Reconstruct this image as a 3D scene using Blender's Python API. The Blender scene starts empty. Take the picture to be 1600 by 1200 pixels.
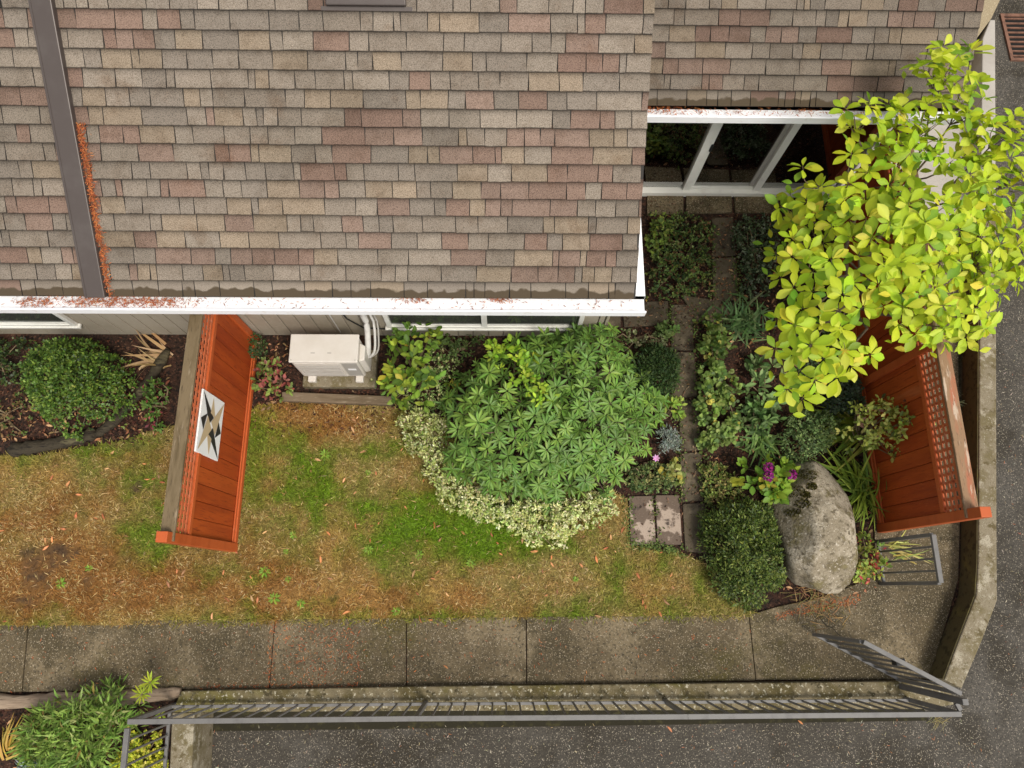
import bpy, math, random
import numpy as np
from mathutils import Matrix, Vector
random.seed(7); rng = np.random.default_rng(7)
scene = bpy.context.scene; COL = scene.collection

# ---------------------------------------------------------------- camera
F, NX, NY, H = 1110.0, 785.0, 920.0, 9.0          # focal length (px of 1600), nadir pixel, drone height
_th = math.atan((NY-600)/F); _a = math.atan((NX-800)/math.hypot(F, NY-600))
_Rx = np.array([[1,0,0],[0,math.cos(_th),-math.sin(_th)],[0,math.sin(_th),math.cos(_th)]])
_Ry = np.array([[math.cos(_a),0,math.sin(_a)],[0,1,0],[-math.sin(_a),0,math.cos(_a)]])
R = _Ry @ _Rx; CAM = np.array([0.0,0.0,H])
cd = bpy.data.cameras.new('camera'); cam = bpy.data.objects.new('camera', cd); COL.objects.link(cam)
M4 = np.eye(4); M4[:3,:3] = R; M4[:3,3] = CAM
cam.matrix_world = Matrix(M4.tolist()); cd.sensor_width = 36; cd.lens = 36*F/1600; cd.clip_end = 3000; cd.clip_start = .1
scene.camera = cam
def at(px, py, z=0.0):
    d = R @ np.array([(px-800)/F, (600-py)/F, -1.0]); t = (z-H)/d[2]; return CAM + t*d
def pix(P):
    q = (np.atleast_2d(P)-CAM) @ R
    return np.stack([800+F*q[:,0]/-q[:,2], 600-F*q[:,1]/-q[:,2]], 1)
# ---------------------------------------------------------------- light
world = bpy.data.worlds.new('World'); scene.world = world; world.use_nodes = True
wn = world.node_tree.nodes; wl = world.node_tree.links; bg = wn['Background']
sky = wn.new('ShaderNodeTexSky'); sky.sky_type = 'NISHITA'; sky.sun_disc = False
SUN_EL, SUN_AZ = math.radians(58), math.radians(140)     # compass azimuth from +Y
sky.sun_elevation = SUN_EL; sky.sun_rotation = SUN_AZ; sky.air_density = 1.0; sky.dust_density = 3.0; sky.ozone_density = 1.0
hs = wn.new('ShaderNodeHueSaturation'); hs.inputs['Saturation'].default_value = .15
wl.new(sky.outputs[0], hs.inputs['Color']); wl.new(hs.outputs[0], bg.inputs[0]); bg.inputs[1].default_value = .115
ld = bpy.data.lights.new('sun', 'SUN'); sun = bpy.data.objects.new('sun', ld); COL.objects.link(sun)
ld.energy = 1.5; ld.angle = math.radians(16); ld.color = (1, .93, .81)
_s = Vector((math.sin(SUN_AZ)*math.cos(SUN_EL), math.cos(SUN_AZ)*math.cos(SUN_EL), math.sin(SUN_EL)))
sun.rotation_euler = _s.to_track_quat('Z', 'Y').to_euler()
vs = scene.view_settings; vs.view_transform = 'Standard'; vs.look = 'None'; vs.gamma = 1; vs.use_curve_mapping = False; vs.exposure = 0.72
scene.cycles.max_bounces = 5; scene.cycles.transparent_max_bounces = 6; scene.cycles.diffuse_bounces = 3; scene.cycles.caustics_reflective = False; scene.cycles.caustics_refractive = False

# ---------------------------------------------------------------- materials
def N(nt, t, **k):
    n = nt.nodes.new('ShaderNode'+t)
    for a, v in k.items(): setattr(n, a, v)
    return n
def pm(name, base, layers=(), rough=.8, bump=None, attr=False, spec=.3, metal=0, trans=0, hue=0, stretch=None):
    """principled material; layers = (type, scale, colour, lo, hi) mixed in by a noise / voronoi mask of world position"""
    m = bpy.data.materials.new(name); m.use_nodes = True; nt = m.node_tree; L = nt.links.new
    p = nt.nodes['Principled BSDF']; p.inputs['Roughness'].default_value = rough; p.inputs['Metallic'].default_value = metal
    p.inputs['Specular IOR Level'].default_value = spec
    g = N(nt, 'NewGeometry'); pos = g.outputs['Position']
    if stretch:
        mp = N(nt, 'Mapping'); mp.inputs['Scale'].default_value = stretch; L(pos, mp.inputs[0]); pos = mp.outputs[0]
    if attr:
        c = N(nt, 'Attribute', attribute_name='Col').outputs['Color']
    else:
        r = N(nt, 'RGB'); r.outputs[0].default_value = (*base, 1); c = r.outputs[0]
    for i, ly in enumerate(layers):
        kind, sc, col, lo, hi = ly[:5]; mode = ly[5] if len(ly) > 5 else 'MIX'
        if kind == 'noise':
            t = N(nt, 'TexNoise'); t.inputs['Detail'].default_value = 5; t.inputs['Roughness'].default_value = .62; o = t.outputs['Fac']
        elif kind == 'fine':
            t = N(nt, 'TexNoise'); t.inputs['Detail'].default_value = 1; o = t.outputs['Fac']
        else:
            t = N(nt, 'TexVoronoi'); o = t.outputs['Distance' if kind == 'dots' else 'Color']
        t.inputs['Scale'].default_value = sc
        of = N(nt, 'Vector', ) if False else None
        ad = N(nt, 'VectorMath', operation='ADD'); ad.inputs[1].default_value = (i*7.3, i*3.1, i*5.7); L(pos, ad.inputs[0]); L(ad.outputs[0], t.inputs['Vector'])
        if kind == 'cell':
            sp = N(nt, 'SeparateColor'); L(o, sp.inputs[0]); o = sp.outputs[0]
        mr = N(nt, 'MapRange', interpolation_type='SMOOTHSTEP'); mr.inputs['From Min'].default_value = lo; mr.inputs['From Max'].default_value = hi; L(o, mr.inputs['Value'])
        mx = N(nt, 'Mix', data_type='RGBA', blend_type=mode); L(mr.outputs[0], mx.inputs['Factor']); L(c, mx.inputs['A']); mx.inputs['B'].default_value = (*col, 1)
        c = mx.outputs['Result']
    L(c, p.inputs['Base Color'])
    if bump:
        t = N(nt, 'TexNoise'); t.inputs['Scale'].default_value = bump[0]; t.inputs['Detail'].default_value = 4; L(pos, t.inputs['Vector'])
        b = N(nt, 'Bump'); b.inputs['Strength'].default_value = bump[1]; b.inputs['Distance'].default_value = bump[2]; L(t.outputs['Fac'], b.inputs['Height']); L(b.outputs[0], p.inputs['Normal'])
    if trans:
        tr = N(nt, 'BsdfTranslucent'); L(c, tr.inputs['Color']); ms = N(nt, 'MixShader'); ms.inputs[0].default_value = trans
        L(p.outputs[0], ms.inputs[1]); L(tr.outputs[0], ms.inputs[2]); L(ms.outputs[0], nt.nodes['Material Output'].inputs['Surface'])
    return m
MT = {}
MT['asphalt'] = pm('asphalt', (0.0447,0.0378,0.0284), [('noise',.45,(0.0774,0.0688,0.0576),.44,.66),('noise',1.3,(0.0258,0.0198,0.0112),.48,.64),('noise',30,(0.0224,0.0189,0.0146),.46,.70),('fine',55,(0.0903,0.0774,0.0585),.55,.75),('cell',120,(0.2580,0.2236,0.1720),.925,.96)], rough=.75, bump=(120,.6,.004))
MT['concrete'] = pm('aggregate_concrete', (0.1029,0.0765,0.0402), [('noise',.9,(0.1814,0.1392,0.0804),.47,.62),('noise',1.7,(.066,.050,.024),.47,.62),('noise',.7,(0.0735,0.0588,0.0137),.53,.68),('noise',34,(0.0412,0.0324,0.0186),.46,.7),('fine',60,(0.1716,0.1373,0.0882),.56,.76),('cell',120,(0.3137,0.2598,0.1814),.925,.96)], rough=.8, bump=(150,.6,.004))
MT['pale_concrete'] = pm('pale_concrete', (.42,.385,.34), [('noise',2,(.33,.29,.25),.45,.7),('fine',90,(.36,.33,.29),.4,.7)], rough=.85, bump=(90,.2,.002))
MT['beige_aggregate'] = pm('beige_aggregate', (.33,.265,.165), [('cell',90,(.45,.38,.26),.8,.95),('fine',120,(.2,.155,.09),.5,.7)], rough=.9, bump=(120,.5,.003))
MT['wall_concrete'] = pm('lichened_concrete', (.185,.15,.088), [('noise',2.4,(.10,.078,.03),.46,.62),('noise',1.3,(.13,.11,.03),.5,.64),('noise',22,(.46,.42,.31),.57,.63),('noise',11,(.06,.048,.022),.55,.64),('noise',40,(.40,.36,.26),.61,.67),('fine',110,(.10,.082,.046),.55,.75)], rough=.9, bump=(60,.6,.006))
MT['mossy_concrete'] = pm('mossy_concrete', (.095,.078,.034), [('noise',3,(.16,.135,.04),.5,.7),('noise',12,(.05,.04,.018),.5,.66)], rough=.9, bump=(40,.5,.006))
MT['edge_concrete'] = pm('weathered_concrete', (0.2160,0.1800,0.1200), [('noise',3,(0.1440,0.1160,0.0560),.46,.62),('noise',9,(0.1040,0.0800,0.0360),.54,.64),('noise',5,(0.3520,0.3120,0.2320),.56,.66),('noise',30,(0.2880,0.2560,0.1840),.56,.64),('fine',90,(0.1200,0.0960,0.0600),.55,.72)], rough=.9, bump=(60,.6,.006))
MT['wall_foot_shade'] = pm('wall_foot_shade', (.022,.019,.010), [('noise',9,(.045,.04,.016),.5,.66)], rough=.95, bump=(40,.6,.006))  # near-black tone that paints the shade on the driveway below the wall
MT['paver'] = pm('paver_stone', (.085,.066,.042), [('noise',4,(.15,.118,.078),.52,.66),('noise',3,(.04,.031,.02),.5,.64),('noise',14,(.055,.05,.018),.55,.66),('fine',70,(.12,.095,.065),.55,.8)], rough=.85, bump=(80,.5,.005))
MT['paver_worn'] = pm('worn_paver_stone', (.12,.085,.062), [('noise',3.2,(.36,.28,.22),.50,.56),('noise',6,(.07,.05,.04),.56,.66),('fine',90,(.2,.16,.12),.6,.8)], rough=.8, bump=(80,.3,.004))
MT['soil'] = pm('mulch_soil', (.038,.019,.012), [('noise',3,(.062,.026,.016),.45,.65),('noise',30,(.012,.008,.006),.46,.60),('cell',45,(.10,.05,.03),.86,.95)], rough=.95, bump=(45,1,.02))
MT['lawn'] = pm('lawn_earth', (0,0,0), [('noise',35,(.5,.45,.4),.45,.7,'MULTIPLY')], attr=True, rough=.95, bump=(50,.8,.012))
MT['grass'] = pm('grass_blade', (0,0,0), attr=True, rough=.6, trans=.25, spec=.2)
MT['chips'] = pm('dry_litter', (0,0,0), attr=True, rough=.8, spec=.2)
MT['shingle'] = pm('asphalt_shingle', (0,0,0), [('fine',120,(.55,.54,.53),.42,.72,'MULTIPLY'),('fine',170,(1.6,1.55,1.5),.52,.76,'MULTIPLY'),('noise',.9,(.80,.80,.79),.45,.7,'MULTIPLY'),('noise',6,(.84,.82,.8),.48,.68,'MULTIPLY'),('noise',2.2,(.78,.70,.64),.56,.74,'MULTIPLY')], attr=True, rough=.95, bump=(160,.7,.004), spec=.15)
MT['shingle_eave'] = pm('stained_shingle', (0,0,0), [('fine',170,(.6,.6,.6),.45,.75,'MULTIPLY'),('fine',230,(1.4,1.38,1.34),.55,.78,'MULTIPLY')], attr=True, rough=.95, bump=(220,.5,.003), spec=.15)
MT['asphalt_core'] = pm('shingle_core', (.035,.03,.026), rough=.95)
MT['deck'] = pm('roof_underlay', (.04,.036,.032), rough=.95)
MT['white'] = pm('white_paint', (.86,.86,.87), [('noise',6,(.80,.79,.78),.5,.7)], rough=.4)
MT['gutter'] = pm('white_gutter_enamel', (.88,.88,.90), [('noise',9,(.80,.78,.76),.56,.7)], rough=.35)
MT['upvc'] = pm('window_frame_white', (.74,.73,.68), [('noise',5,(.66,.64,.59),.5,.7)], rough=.4)
MT['siding'] = pm('painted_siding', (.37,.325,.255), [('noise',2,(.315,.275,.21),.4,.7),('noise',20,(.41,.36,.29),.5,.75)], rough=.7, bump=(60,.15,.003))
MT['flash'] = pm('brown_metal', (.078,.062,.055), [('noise',3,(.092,.076,.068),.45,.7),('dots',9,(.2,.19,.18),.03,.015)], rough=.42, metal=.2, spec=.45)
MT['stain'] = pm('red_stained_cedar', (0.4, 0.068, 0.011), [('noise',5,(0.29, 0.044, 0.008),.42,.68),('noise',60,(.20,.028,.007),.52,.72),('noise',120,(.50,.12,.035),.6,.74),('noise',2.5,(.50,.15,.055),.60,.74),('dots',2.7,(.07,.014,.007),.03,.018)], rough=.55, bump=(90,.3,.002), stretch=(1,1,.09))
MT['stain_b'] = pm('red_stained_cedar', (0.36, 0.056, 0.01), [('noise',5,(0.25, 0.036, 0.008),.42,.68),('noise',60,(.20,.028,.007),.52,.72),('noise',120,(.50,.12,.035),.6,.74),('noise',2.5,(.50,.15,.055),.60,.74),('dots',2.7,(.07,.014,.007),.03,.018)], rough=.55, bump=(90,.3,.002), stretch=(1,1,.09))
MT['stain_c'] = pm('red_stained_cedar', (0.43, 0.08, 0.014), [('noise',5,(0.33, 0.054, 0.01),.42,.68),('noise',60,(.20,.028,.007),.52,.72),('noise',120,(.50,.12,.035),.6,.74),('noise',2.5,(.50,.15,.055),.60,.74),('dots',2.7,(.07,.014,.007),.03,.018)], rough=.55, bump=(90,.3,.002), stretch=(1,1,.09))
MT['stain2'] = pm('red_stained_trim', (.46,.095,.024), [('noise',3,(.36,.068,.016),.45,.7),('noise',60,(.52,.17,.08),.6,.75)], rough=.5, stretch=(1,.3,1), bump=(60,.2,.002))
MT['lath'] = pm('stained_lath', (.50,.13,.05), [('noise',8,(.54,.2,.11),.52,.7),('noise',30,(.24,.04,.016),.55,.7)], rough=.55)
MT['weathered'] = pm('weathered_cap_board', (.165,.12,.066), [('noise',4,(.11,.078,.038),.45,.62),('noise',9,(.26,.20,.13),.58,.68),('noise',26,(.08,.056,.03),.55,.7)], rough=.85, stretch=(2.5,.35,1), bump=(70,.5,.004))
MT['weathered_red'] = pm('faded_red_cap_board', (.26,.16,.09), [('noise',3,(.36,.13,.07),.5,.66),('noise',7,(.46,.35,.26),.56,.66),('noise',26,(.14,.085,.05),.55,.7)], rough=.85, stretch=(2.5,.4,1), bump=(70,.5,.004))
MT['sleeper'] = pm('garden_sleeper', (.17,.125,.08), [('noise',3,(.11,.078,.045),.45,.65),('noise',22,(.24,.19,.13),.55,.7)], rough=.85, stretch=(.4,2.5,1), bump=(60,.5,.005))
MT['driftwood'] = pm('driftwood', (.33,.25,.18), [('noise',4,(.22,.16,.11),.45,.65),('noise',22,(.12,.085,.06),.55,.7)], rough=.85, stretch=(.35,3,1), bump=(50,.6,.008))
MT['log'] = pm('dark_log', (.042,.033,.02), [('noise',3,(.10,.085,.045),.54,.68),('noise',18,(.016,.012,.008),.5,.65)], rough=.85, stretch=(.5,2,1), bump=(40,.9,.012))
MT['rail'] = pm('grey_painted_steel', (0.1480,0.1406,0.1332), [('noise',7,(0.1147,0.1088,0.1036),.45,.7),('noise',60,(0.1850,0.1776,0.1665),.6,.75)], rough=.5, spec=.4)
MT['cream'] = pm('cream_enamel', (.62,.58,.525), [('noise',3,(.57,.525,.465),.4,.7)], rough=.45)
MT['grille'] = pm('grey_plastic', (.36,.34,.31), rough=.5)
MT['tape'] = pm('pipe_lagging', (.55,.53,.5), [('noise',12,(.46,.44,.41),.45,.7)], rough=.5)
MT['black'] = pm('black_rubber', (.018,.018,.018), rough=.5)
MT['rust'] = pm('rusty_iron', (.20,.10,.065), [('noise',10,(.12,.06,.04),.45,.65)], rough=.8, bump=(60,.4,.003))
MT['pit'] = pm('drain_pit', (.01,.009,.008), rough=.9)
MT['granite'] = pm('granite', (0.2470,0.2064,0.1432), [('noise',1.5,(0.4234,0.3685,0.2818),.44,.58),('noise',2.2,(0.1411,0.1130,0.0601),.53,.64),('noise',5,(0.1714,0.1425,0.0693),.56,.66),('noise',15,(0.1159,0.0934,0.0592),.52,.66),('noise',30,(0.4637,0.4128,0.3326),.57,.66),('fine',85,(0.0806,0.0659,0.0462),.6,.72)], rough=.9, bump=(30,.9,.016))
MT['moss'] = pm('moss', (.07,.062,.012), [('noise',20,(.035,.03,.008),.45,.65)], rough=1, bump=(90,1,.02))
MT['bark'] = pm('bark', (.17,.12,.085), [('noise',14,(.10,.07,.05),.45,.65)], rough=.85, bump=(60,.5,.004))
MT['stem'] = pm('plant_stem', (.20,.15,.085), rough=.8)
MT['leaf'] = pm('leaf', (0,0,0), attr=True, rough=.55, trans=.2, spec=.22)
MT['gloss'] = pm('glossy_leaf', (0,0,0), attr=True, rough=.45, trans=.15, spec=.3)
MT['thin'] = pm('thin_leaf', (0,0,0), attr=True, rough=.5, trans=.38, spec=.3)
MT['petal'] = pm('petal', (0,0,0), attr=True, rough=.6, trans=.2)
MT['room'] = pm('room_floor', (.30,.23,.15), [('noise',2,(.2,.15,.1),.4,.7)], rough=.6)
MT['roomwall'] = pm('room_wall', (.3,.27,.22), rough=.8)
MT['art_white'] = pm('art_white', (.80,.80,.79), [('noise',8,(.76,.76,.75),.5,.7)], rough=.4)
MT['art_black'] = pm('art_black', (.022,.024,.026), rough=.4); MT['art_tan'] = pm('art_tan', (.50,.385,.235), rough=.4)
def glass():
    m = bpy.data.materials.new('window_glass'); m.use_nodes = True; nt = m.node_tree; nt.nodes.remove(nt.nodes['Principled BSDF'])
    t = N(nt,'BsdfTransparent'); t.inputs[0].default_value = (.82,.83,.78,1); g = N(nt,'BsdfGlossy'); g.inputs['Roughness'].default_value = .02
    f = N(nt,'Fresnel'); f.inputs[0].default_value = 1.55; ad = N(nt,'Math', operation='ADD'); ad.inputs[1].default_value = .28
    ms = N(nt,'MixShader'); L = nt.links.new; L(f.outputs[0], ad.inputs[0]); L(ad.outputs[0], ms.inputs[0]); L(t.outputs[0], ms.inputs[1]); L(g.outputs[0], ms.inputs[2]); L(ms.outputs[0], nt.nodes['Material Output'].inputs['Surface'])
    return m
MT['glass'] = glass()
MT['darkglass'] = pm('dark_pane', (.05,.055,.045), rough=.05, spec=.6)

# ---------------------------------------------------------------- mesh helpers
def tag(o, label=None, cat=None, group=None, kind=None):
    if label: o['label'] = label
    if cat: o['category'] = cat
    if group: o['group'] = group
    if kind: o['kind'] = kind
    return o
def link(name, me, parent=None):
    o = bpy.data.objects.new(name, me); COL.objects.link(o)
    if parent is not None: o.parent = parent
    return o
def thing(name, label, cat, group=None):
    return tag(link(name, None), label, cat, group)
def setcol(me, C):
    a = me.color_attributes.new('Col', 'FLOAT_COLOR', 'POINT'); C = np.asarray(C, np.float32)
    if C.ndim == 1: C = np.tile(C, (len(me.vertices), 1))
    if C.shape[1] == 3: C = np.concatenate([C, np.ones((len(C),1), np.float32)], 1)
    a.data.foreach_set('color', C.ravel())
def npmesh(name, V, faces_loops, sizes, mat, C=None, smooth=False):
    me = bpy.data.meshes.new(name); V = np.asarray(V, np.float32)
    me.vertices.add(len(V)); me.vertices.foreach_set('co', V.ravel())
    fl = np.asarray(faces_loops, np.int32).ravel(); sizes = np.asarray(sizes, np.int32)
    me.loops.add(len(fl)); me.loops.foreach_set('vertex_index', fl)
    me.polygons.add(len(sizes)); st = np.concatenate([[0], np.cumsum(sizes)[:-1]]).astype(np.int32)
    me.polygons.foreach_set('loop_start', st); me.polygons.foreach_set('loop_total', sizes)
    if smooth: me.polygons.foreach_set('use_smooth', np.ones(len(sizes), bool))
    me.update(calc_edges=True); me.validate()
    if C is not None: setcol(me, C)
    me.materials.append(MT[mat] if isinstance(mat, str) else mat)
    return me
class MB:
    def __init__(s): s.v = []; s.f = []
    def box(s, x0, x1, y0, y1, z0, z1):
        i = len(s.v); s.v += [(x,y,z) for z in (z0,z1) for y in (y0,y1) for x in (x0,x1)]
        s.f += [tuple(i+k for k in q) for q in ((0,2,3,1),(4,5,7,6),(0,1,5,4),(2,6,7,3),(0,4,6,2),(1,3,7,5))]; return s
    def bar(s, a, b, w, h, up=(0,0,1)):
        a = Vector(a); b = Vector(b); d = (b-a).normalized(); u = Vector(up)
        if abs(d.dot(u)) > .98: u = Vector((1,0,0))
        sd = d.cross(u).normalized(); u = sd.cross(d).normalized(); i = len(s.v)
        for p in (a, b):
            for y in (-1,1):
                for x in (-1,1): s.v.append(tuple(p+sd*(x*w/2)+u*(y*h/2)))
        s.f += [tuple(i+k for k in q) for q in ((0,2,3,1),(4,5,7,6),(0,1,5,4),(2,6,7,3),(0,4,6,2),(1,3,7,5))]; return s
    def tube(s, pts, rad, n=6):
        pts = [Vector(p) for p in pts]; k = len(pts); rad = rad if hasattr(rad,'__len__') else [rad]*k; base = len(s.v)
        for j, p in enumerate(pts):
            d = (pts[min(j+1,k-1)]-pts[max(j-1,0)]).normalized(); u = Vector((0,0,1)) if abs(d.z) < .9 else Vector((1,0,0))
            a = d.cross(u).normalized(); b = a.cross(d)
            for q in range(n): s.v.append(tuple(p+(a*math.cos(6.2832*q/n)+b*math.sin(6.2832*q/n))*rad[j]))
        for j in range(k-1):
            for q in range(n): s.f.append((base+j*n+q, base+j*n+(q+1)%n, base+(j+1)*n+(q+1)%n, base+(j+1)*n+q))
        s.f.append(tuple(base+q for q in range(n))[::-1]); s.f.append(tuple(base+(k-1)*n+q for q in range(n))); return s
    def prism(s, poly, z0, z1):
        n = len(poly); i = len(s.v)
        ar = sum(poly[k][0]*poly[(k+1)%n][1]-poly[(k+1)%n][0]*poly[k][1] for k in range(n))
        if ar < 0: poly = poly[::-1]
        s.v += [(p[0],p[1],z0) for p in poly]+[(p[0],p[1],z1) for p in poly]
        s.f.append(tuple(range(i+n-1, i-1, -1))); s.f.append(tuple(range(i+n, i+2*n)))
        for k in range(n): s.f.append((i+k, i+(k+1)%n, i+n+(k+1)%n, i+n+k))
        return s
    def build(s, name, mat, parent=None, bevel=0, smooth=False, col=None):
        me = bpy.data.meshes.new(name); me.from_pydata(s.v, [], s.f); me.update(); me.materials.append(MT[mat])
        if smooth: me.polygons.foreach_set('use_smooth', np.ones(len(me.polygons), bool))
        if col is not None: setcol(me, col)
        o = link(name, me, parent)
        if bevel:
            b = o.modifiers.new('bevel', 'BEVEL'); b.width = bevel; b.segments = 2; b.limit_method = 'ANGLE'
        return o
def vnoise(x, y, s=1.0, seed=0):
    """smooth value noise in numpy"""
    x = np.asarray(x)*s+seed*17.31; y = np.asarray(y)*s+seed*9.77
    xi = np.floor(x).astype(int); yi = np.floor(y).astype(int); xf = x-xi; yf = y-yi
    h = lambda a, b: np.modf(np.abs(np.sin(a*127.1+b*311.7+seed*74.7)*43758.5453))[0]
    u = xf*xf*(3-2*xf); v = yf*yf*(3-2*yf)
    return (h(xi,yi)*(1-u)+h(xi+1,yi)*u)*(1-v)+(h(xi,yi+1)*(1-u)+h(xi+1,yi+1)*u)*v
def fbm(x, y, s, seed=0): return .5*vnoise(x,y,s,seed)+.3*vnoise(x,y,s*2.1,seed+1)+.2*vnoise(x,y,s*4.3,seed+2)
def inside(poly, P):
    poly = np.asarray(poly, float); x, y = P[:,0], P[:,1]; r = np.zeros(len(P), bool); j = len(poly)-1
    for i in range(len(poly)):
        xi, yi = poly[i]; xj, yj = poly[j]
        r ^= ((yi > y) != (yj > y)) & (x < (xj-xi)*(y-yi)/(yj-yi+1e-12)+xi); j = i
    return r
def edgedist(poly, P):
    poly = np.asarray(poly, float); d = np.full(len(P), 1e9)
    for i in range(len(poly)):
        a = poly[i]; b = poly[(i+1)%len(poly)]; ab = b-a; t = np.clip(((P-a)@ab)/(ab@ab+1e-9), 0, 1)
        d = np.minimum(d, np.linalg.norm(P-(a+t[:,None]*ab), axis=1))
    return d
def ell(cx, cy, rx, ry, n=18, j=.10):
    return [(cx+rx*math.cos(t)*(1+random.uniform(-j,j)), cy+ry*math.sin(t)*(1+random.uniform(-j,j))) for t in [6.2832*i/n for i in range(n)]]
def W(poly, z=0.0): return [tuple(at(x,y,z)[:2]) for x, y in poly]
def sample(poly, n, mind=0, tries=40):
    """n points in a plan polygon, at least mind apart"""
    poly = np.asarray(poly, float); lo = poly.min(0); hi = poly.max(0); out = []
    P = lo+(hi-lo)*rng.random((n*tries if mind else n*4, 2)); P = P[inside(poly, P)]
    if not mind: 
        while len(P) < n:
            Q = lo+(hi-lo)*rng.random((n*4,2)); P = np.concatenate([P, Q[inside(poly,Q)]])
        return P[:n]
    for p in P:
        if all((p[0]-q[0])**2+(p[1]-q[1])**2 > mind*mind for q in out):
            out.append(p)
            if len(out) >= n: break
    return np.array(out)
# leaf templates: (x across, y along, z up), unit length ; shade = per-vertex factor (midrib paler)
def t_oval(wd=.42, fold=.07, curl=.10):
    ys = [.0,.22,.5,.78,1.0]; ws = [.04,.62,1.0,.72,.05]; V = []; S = []
    for y, w in zip(ys, ws):
        z = -curl*y*y
        for x in (-1,0,1): V.append((x*w*wd/2, y, z+(fold*w if x else 0))); S.append(.94 if x else 1.3)
    Fc = []
    for i in range(4):
        for k in range(2): a = i*3+k; Fc.append((a,a+1,a+4,a+3))
    return np.array(V), np.array(Fc), np.array(S)
def t_obov(wd=.56, fold=.05, curl=.08):
    ys = [.0,.10,.32,.57,.79,.92,1.0]; ws = [.05,.20,.70,1.0,.74,.34,.02]; V = []; S = []
    for y, w in zip(ys, ws):
        z = -curl*y*y
        for x in (-1,0,1): V.append((x*w*wd/2, y, z+(fold*w if x else 0))); S.append(1.0 if x else 1.15)
    return np.array(V), np.array([(i*3+k,i*3+k+1,i*3+k+4,i*3+k+3) for i in range(6) for k in range(2)]), np.array(S)
def t_dia(wd=.5, fold=.08):
    return np.array([(0,0,0),(wd/2,.48,fold),(0,1,-.05),(-wd/2,.48,fold)],float), np.array([(0,1,2,3)]), np.ones(4)
def t_blade(wd=.06, curl=.35, n=4):
    V = []; 
    for i in range(n+1):
        y = i/n; w = wd/2*(1-y**2.2)+.002
        V += [(-w,y,-curl*y*y),(w,y,-curl*y*y)]
    return np.array(V), np.array([(2*i,2*i+1,2*i+3,2*i+2) for i in range(n)]), np.ones(2*n+2)
def unit(a): return a/np.maximum(np.linalg.norm(a,axis=-1,keepdims=True),1e-9)
def scatter(T, P, D, U, L, C, wid=None):
    """instances of template T -> (V, faces, C)"""
    tv, tf, ts = T; n = len(P); P = np.asarray(P); D = unit(np.asarray(D,float)); S = unit(np.cross(D, U)); U2 = np.cross(S, D)
    L = np.broadcast_to(np.asarray(L,float), (n,)); wid = L if wid is None else np.broadcast_to(wid,(n,))
    V = P[:,None]+tv[None,:,0,None]*(S*wid[:,None])[:,None]+tv[None,:,1,None]*(D*L[:,None])[:,None]+tv[None,:,2,None]*(U2*L[:,None])[:,None]
    k = len(tv); Fc = (tf[None]+(np.arange(n)*k)[:,None,None]).reshape(-1, tf.shape[1])
    Cc = (np.asarray(C)[:,None]*ts[None,:,None]).reshape(-1,3)
    return V.reshape(-1,3), Fc, Cc
def leafmesh(name, parts, mat, smooth=True):
    V = []; Fl = []; Sz = []; C = []; off = 0
    for v, f, c in parts:
        V.append(v); Fl.append((f+off).ravel()); Sz.append(np.full(len(f), f.shape[1])); C.append(c); off += len(v)
    return npmesh(name, np.concatenate(V), np.concatenate(Fl), np.concatenate(Sz), mat, np.concatenate(C), smooth)
def pal(n, cols, w=None, jit=.18):
    cols = np.array(cols, float); i = rng.choice(len(cols), n, p=None if w is None else np.array(w)/sum(w))
    return np.clip(cols[i]*(1+rng.normal(0, jit, (n,1)))*(1+rng.normal(0,.06,(n,3))), .003, .9)
def dome(poly, n, z0, z1, fill=.35, power=.5):
    """points through an uneven dome-shaped crown over the plan polygon (metres): P, outward normal"""
    Q = sample(poly, n*2); d = edgedist(poly, Q); dm = max(d.max(), 1e-3)*.8
    keep = rng.random(len(Q)) < np.clip(.25+d/dm*1.5+1.6*(vnoise(Q[:,0],Q[:,1],9,6)-.5),0,1); Q = Q[keep][:n]; d = d[keep][:n]; n = len(Q)
    r = np.clip(1-d/dm, 0, 1); h = np.power(np.clip(1-r*r,0,1), power); c = Q.mean(0)
    bump = .62+.76*fbm(Q[:,0],Q[:,1],5.5,3)
    z = z0+(z1-z0)*h*bump; dep = rng.random(n)**1.6*fill; z = z0+(z-z0)*(1-dep)
    out = np.concatenate([(Q-c)/max(dm,.05)*.7+rng.normal(0,.25,(n,2)), (.35+h)[:,None]], 1)
    return np.column_stack([Q, z]), unit(out)
def pxpoly(poly, z): return np.array(W(poly, z))
def stems(mb, base, tips, r0=.012, r1=.004, sag=.1):
    for t in tips:
        b = np.asarray(base)+rng.normal(0,.03,3)*[1,1,0]; m = (b+t)/2+rng.normal(0,.04,3)+[0,0,sag*.5]
        mb.tube([b, m, t], [r0,(r0+r1)/2,r1], 5)
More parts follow.
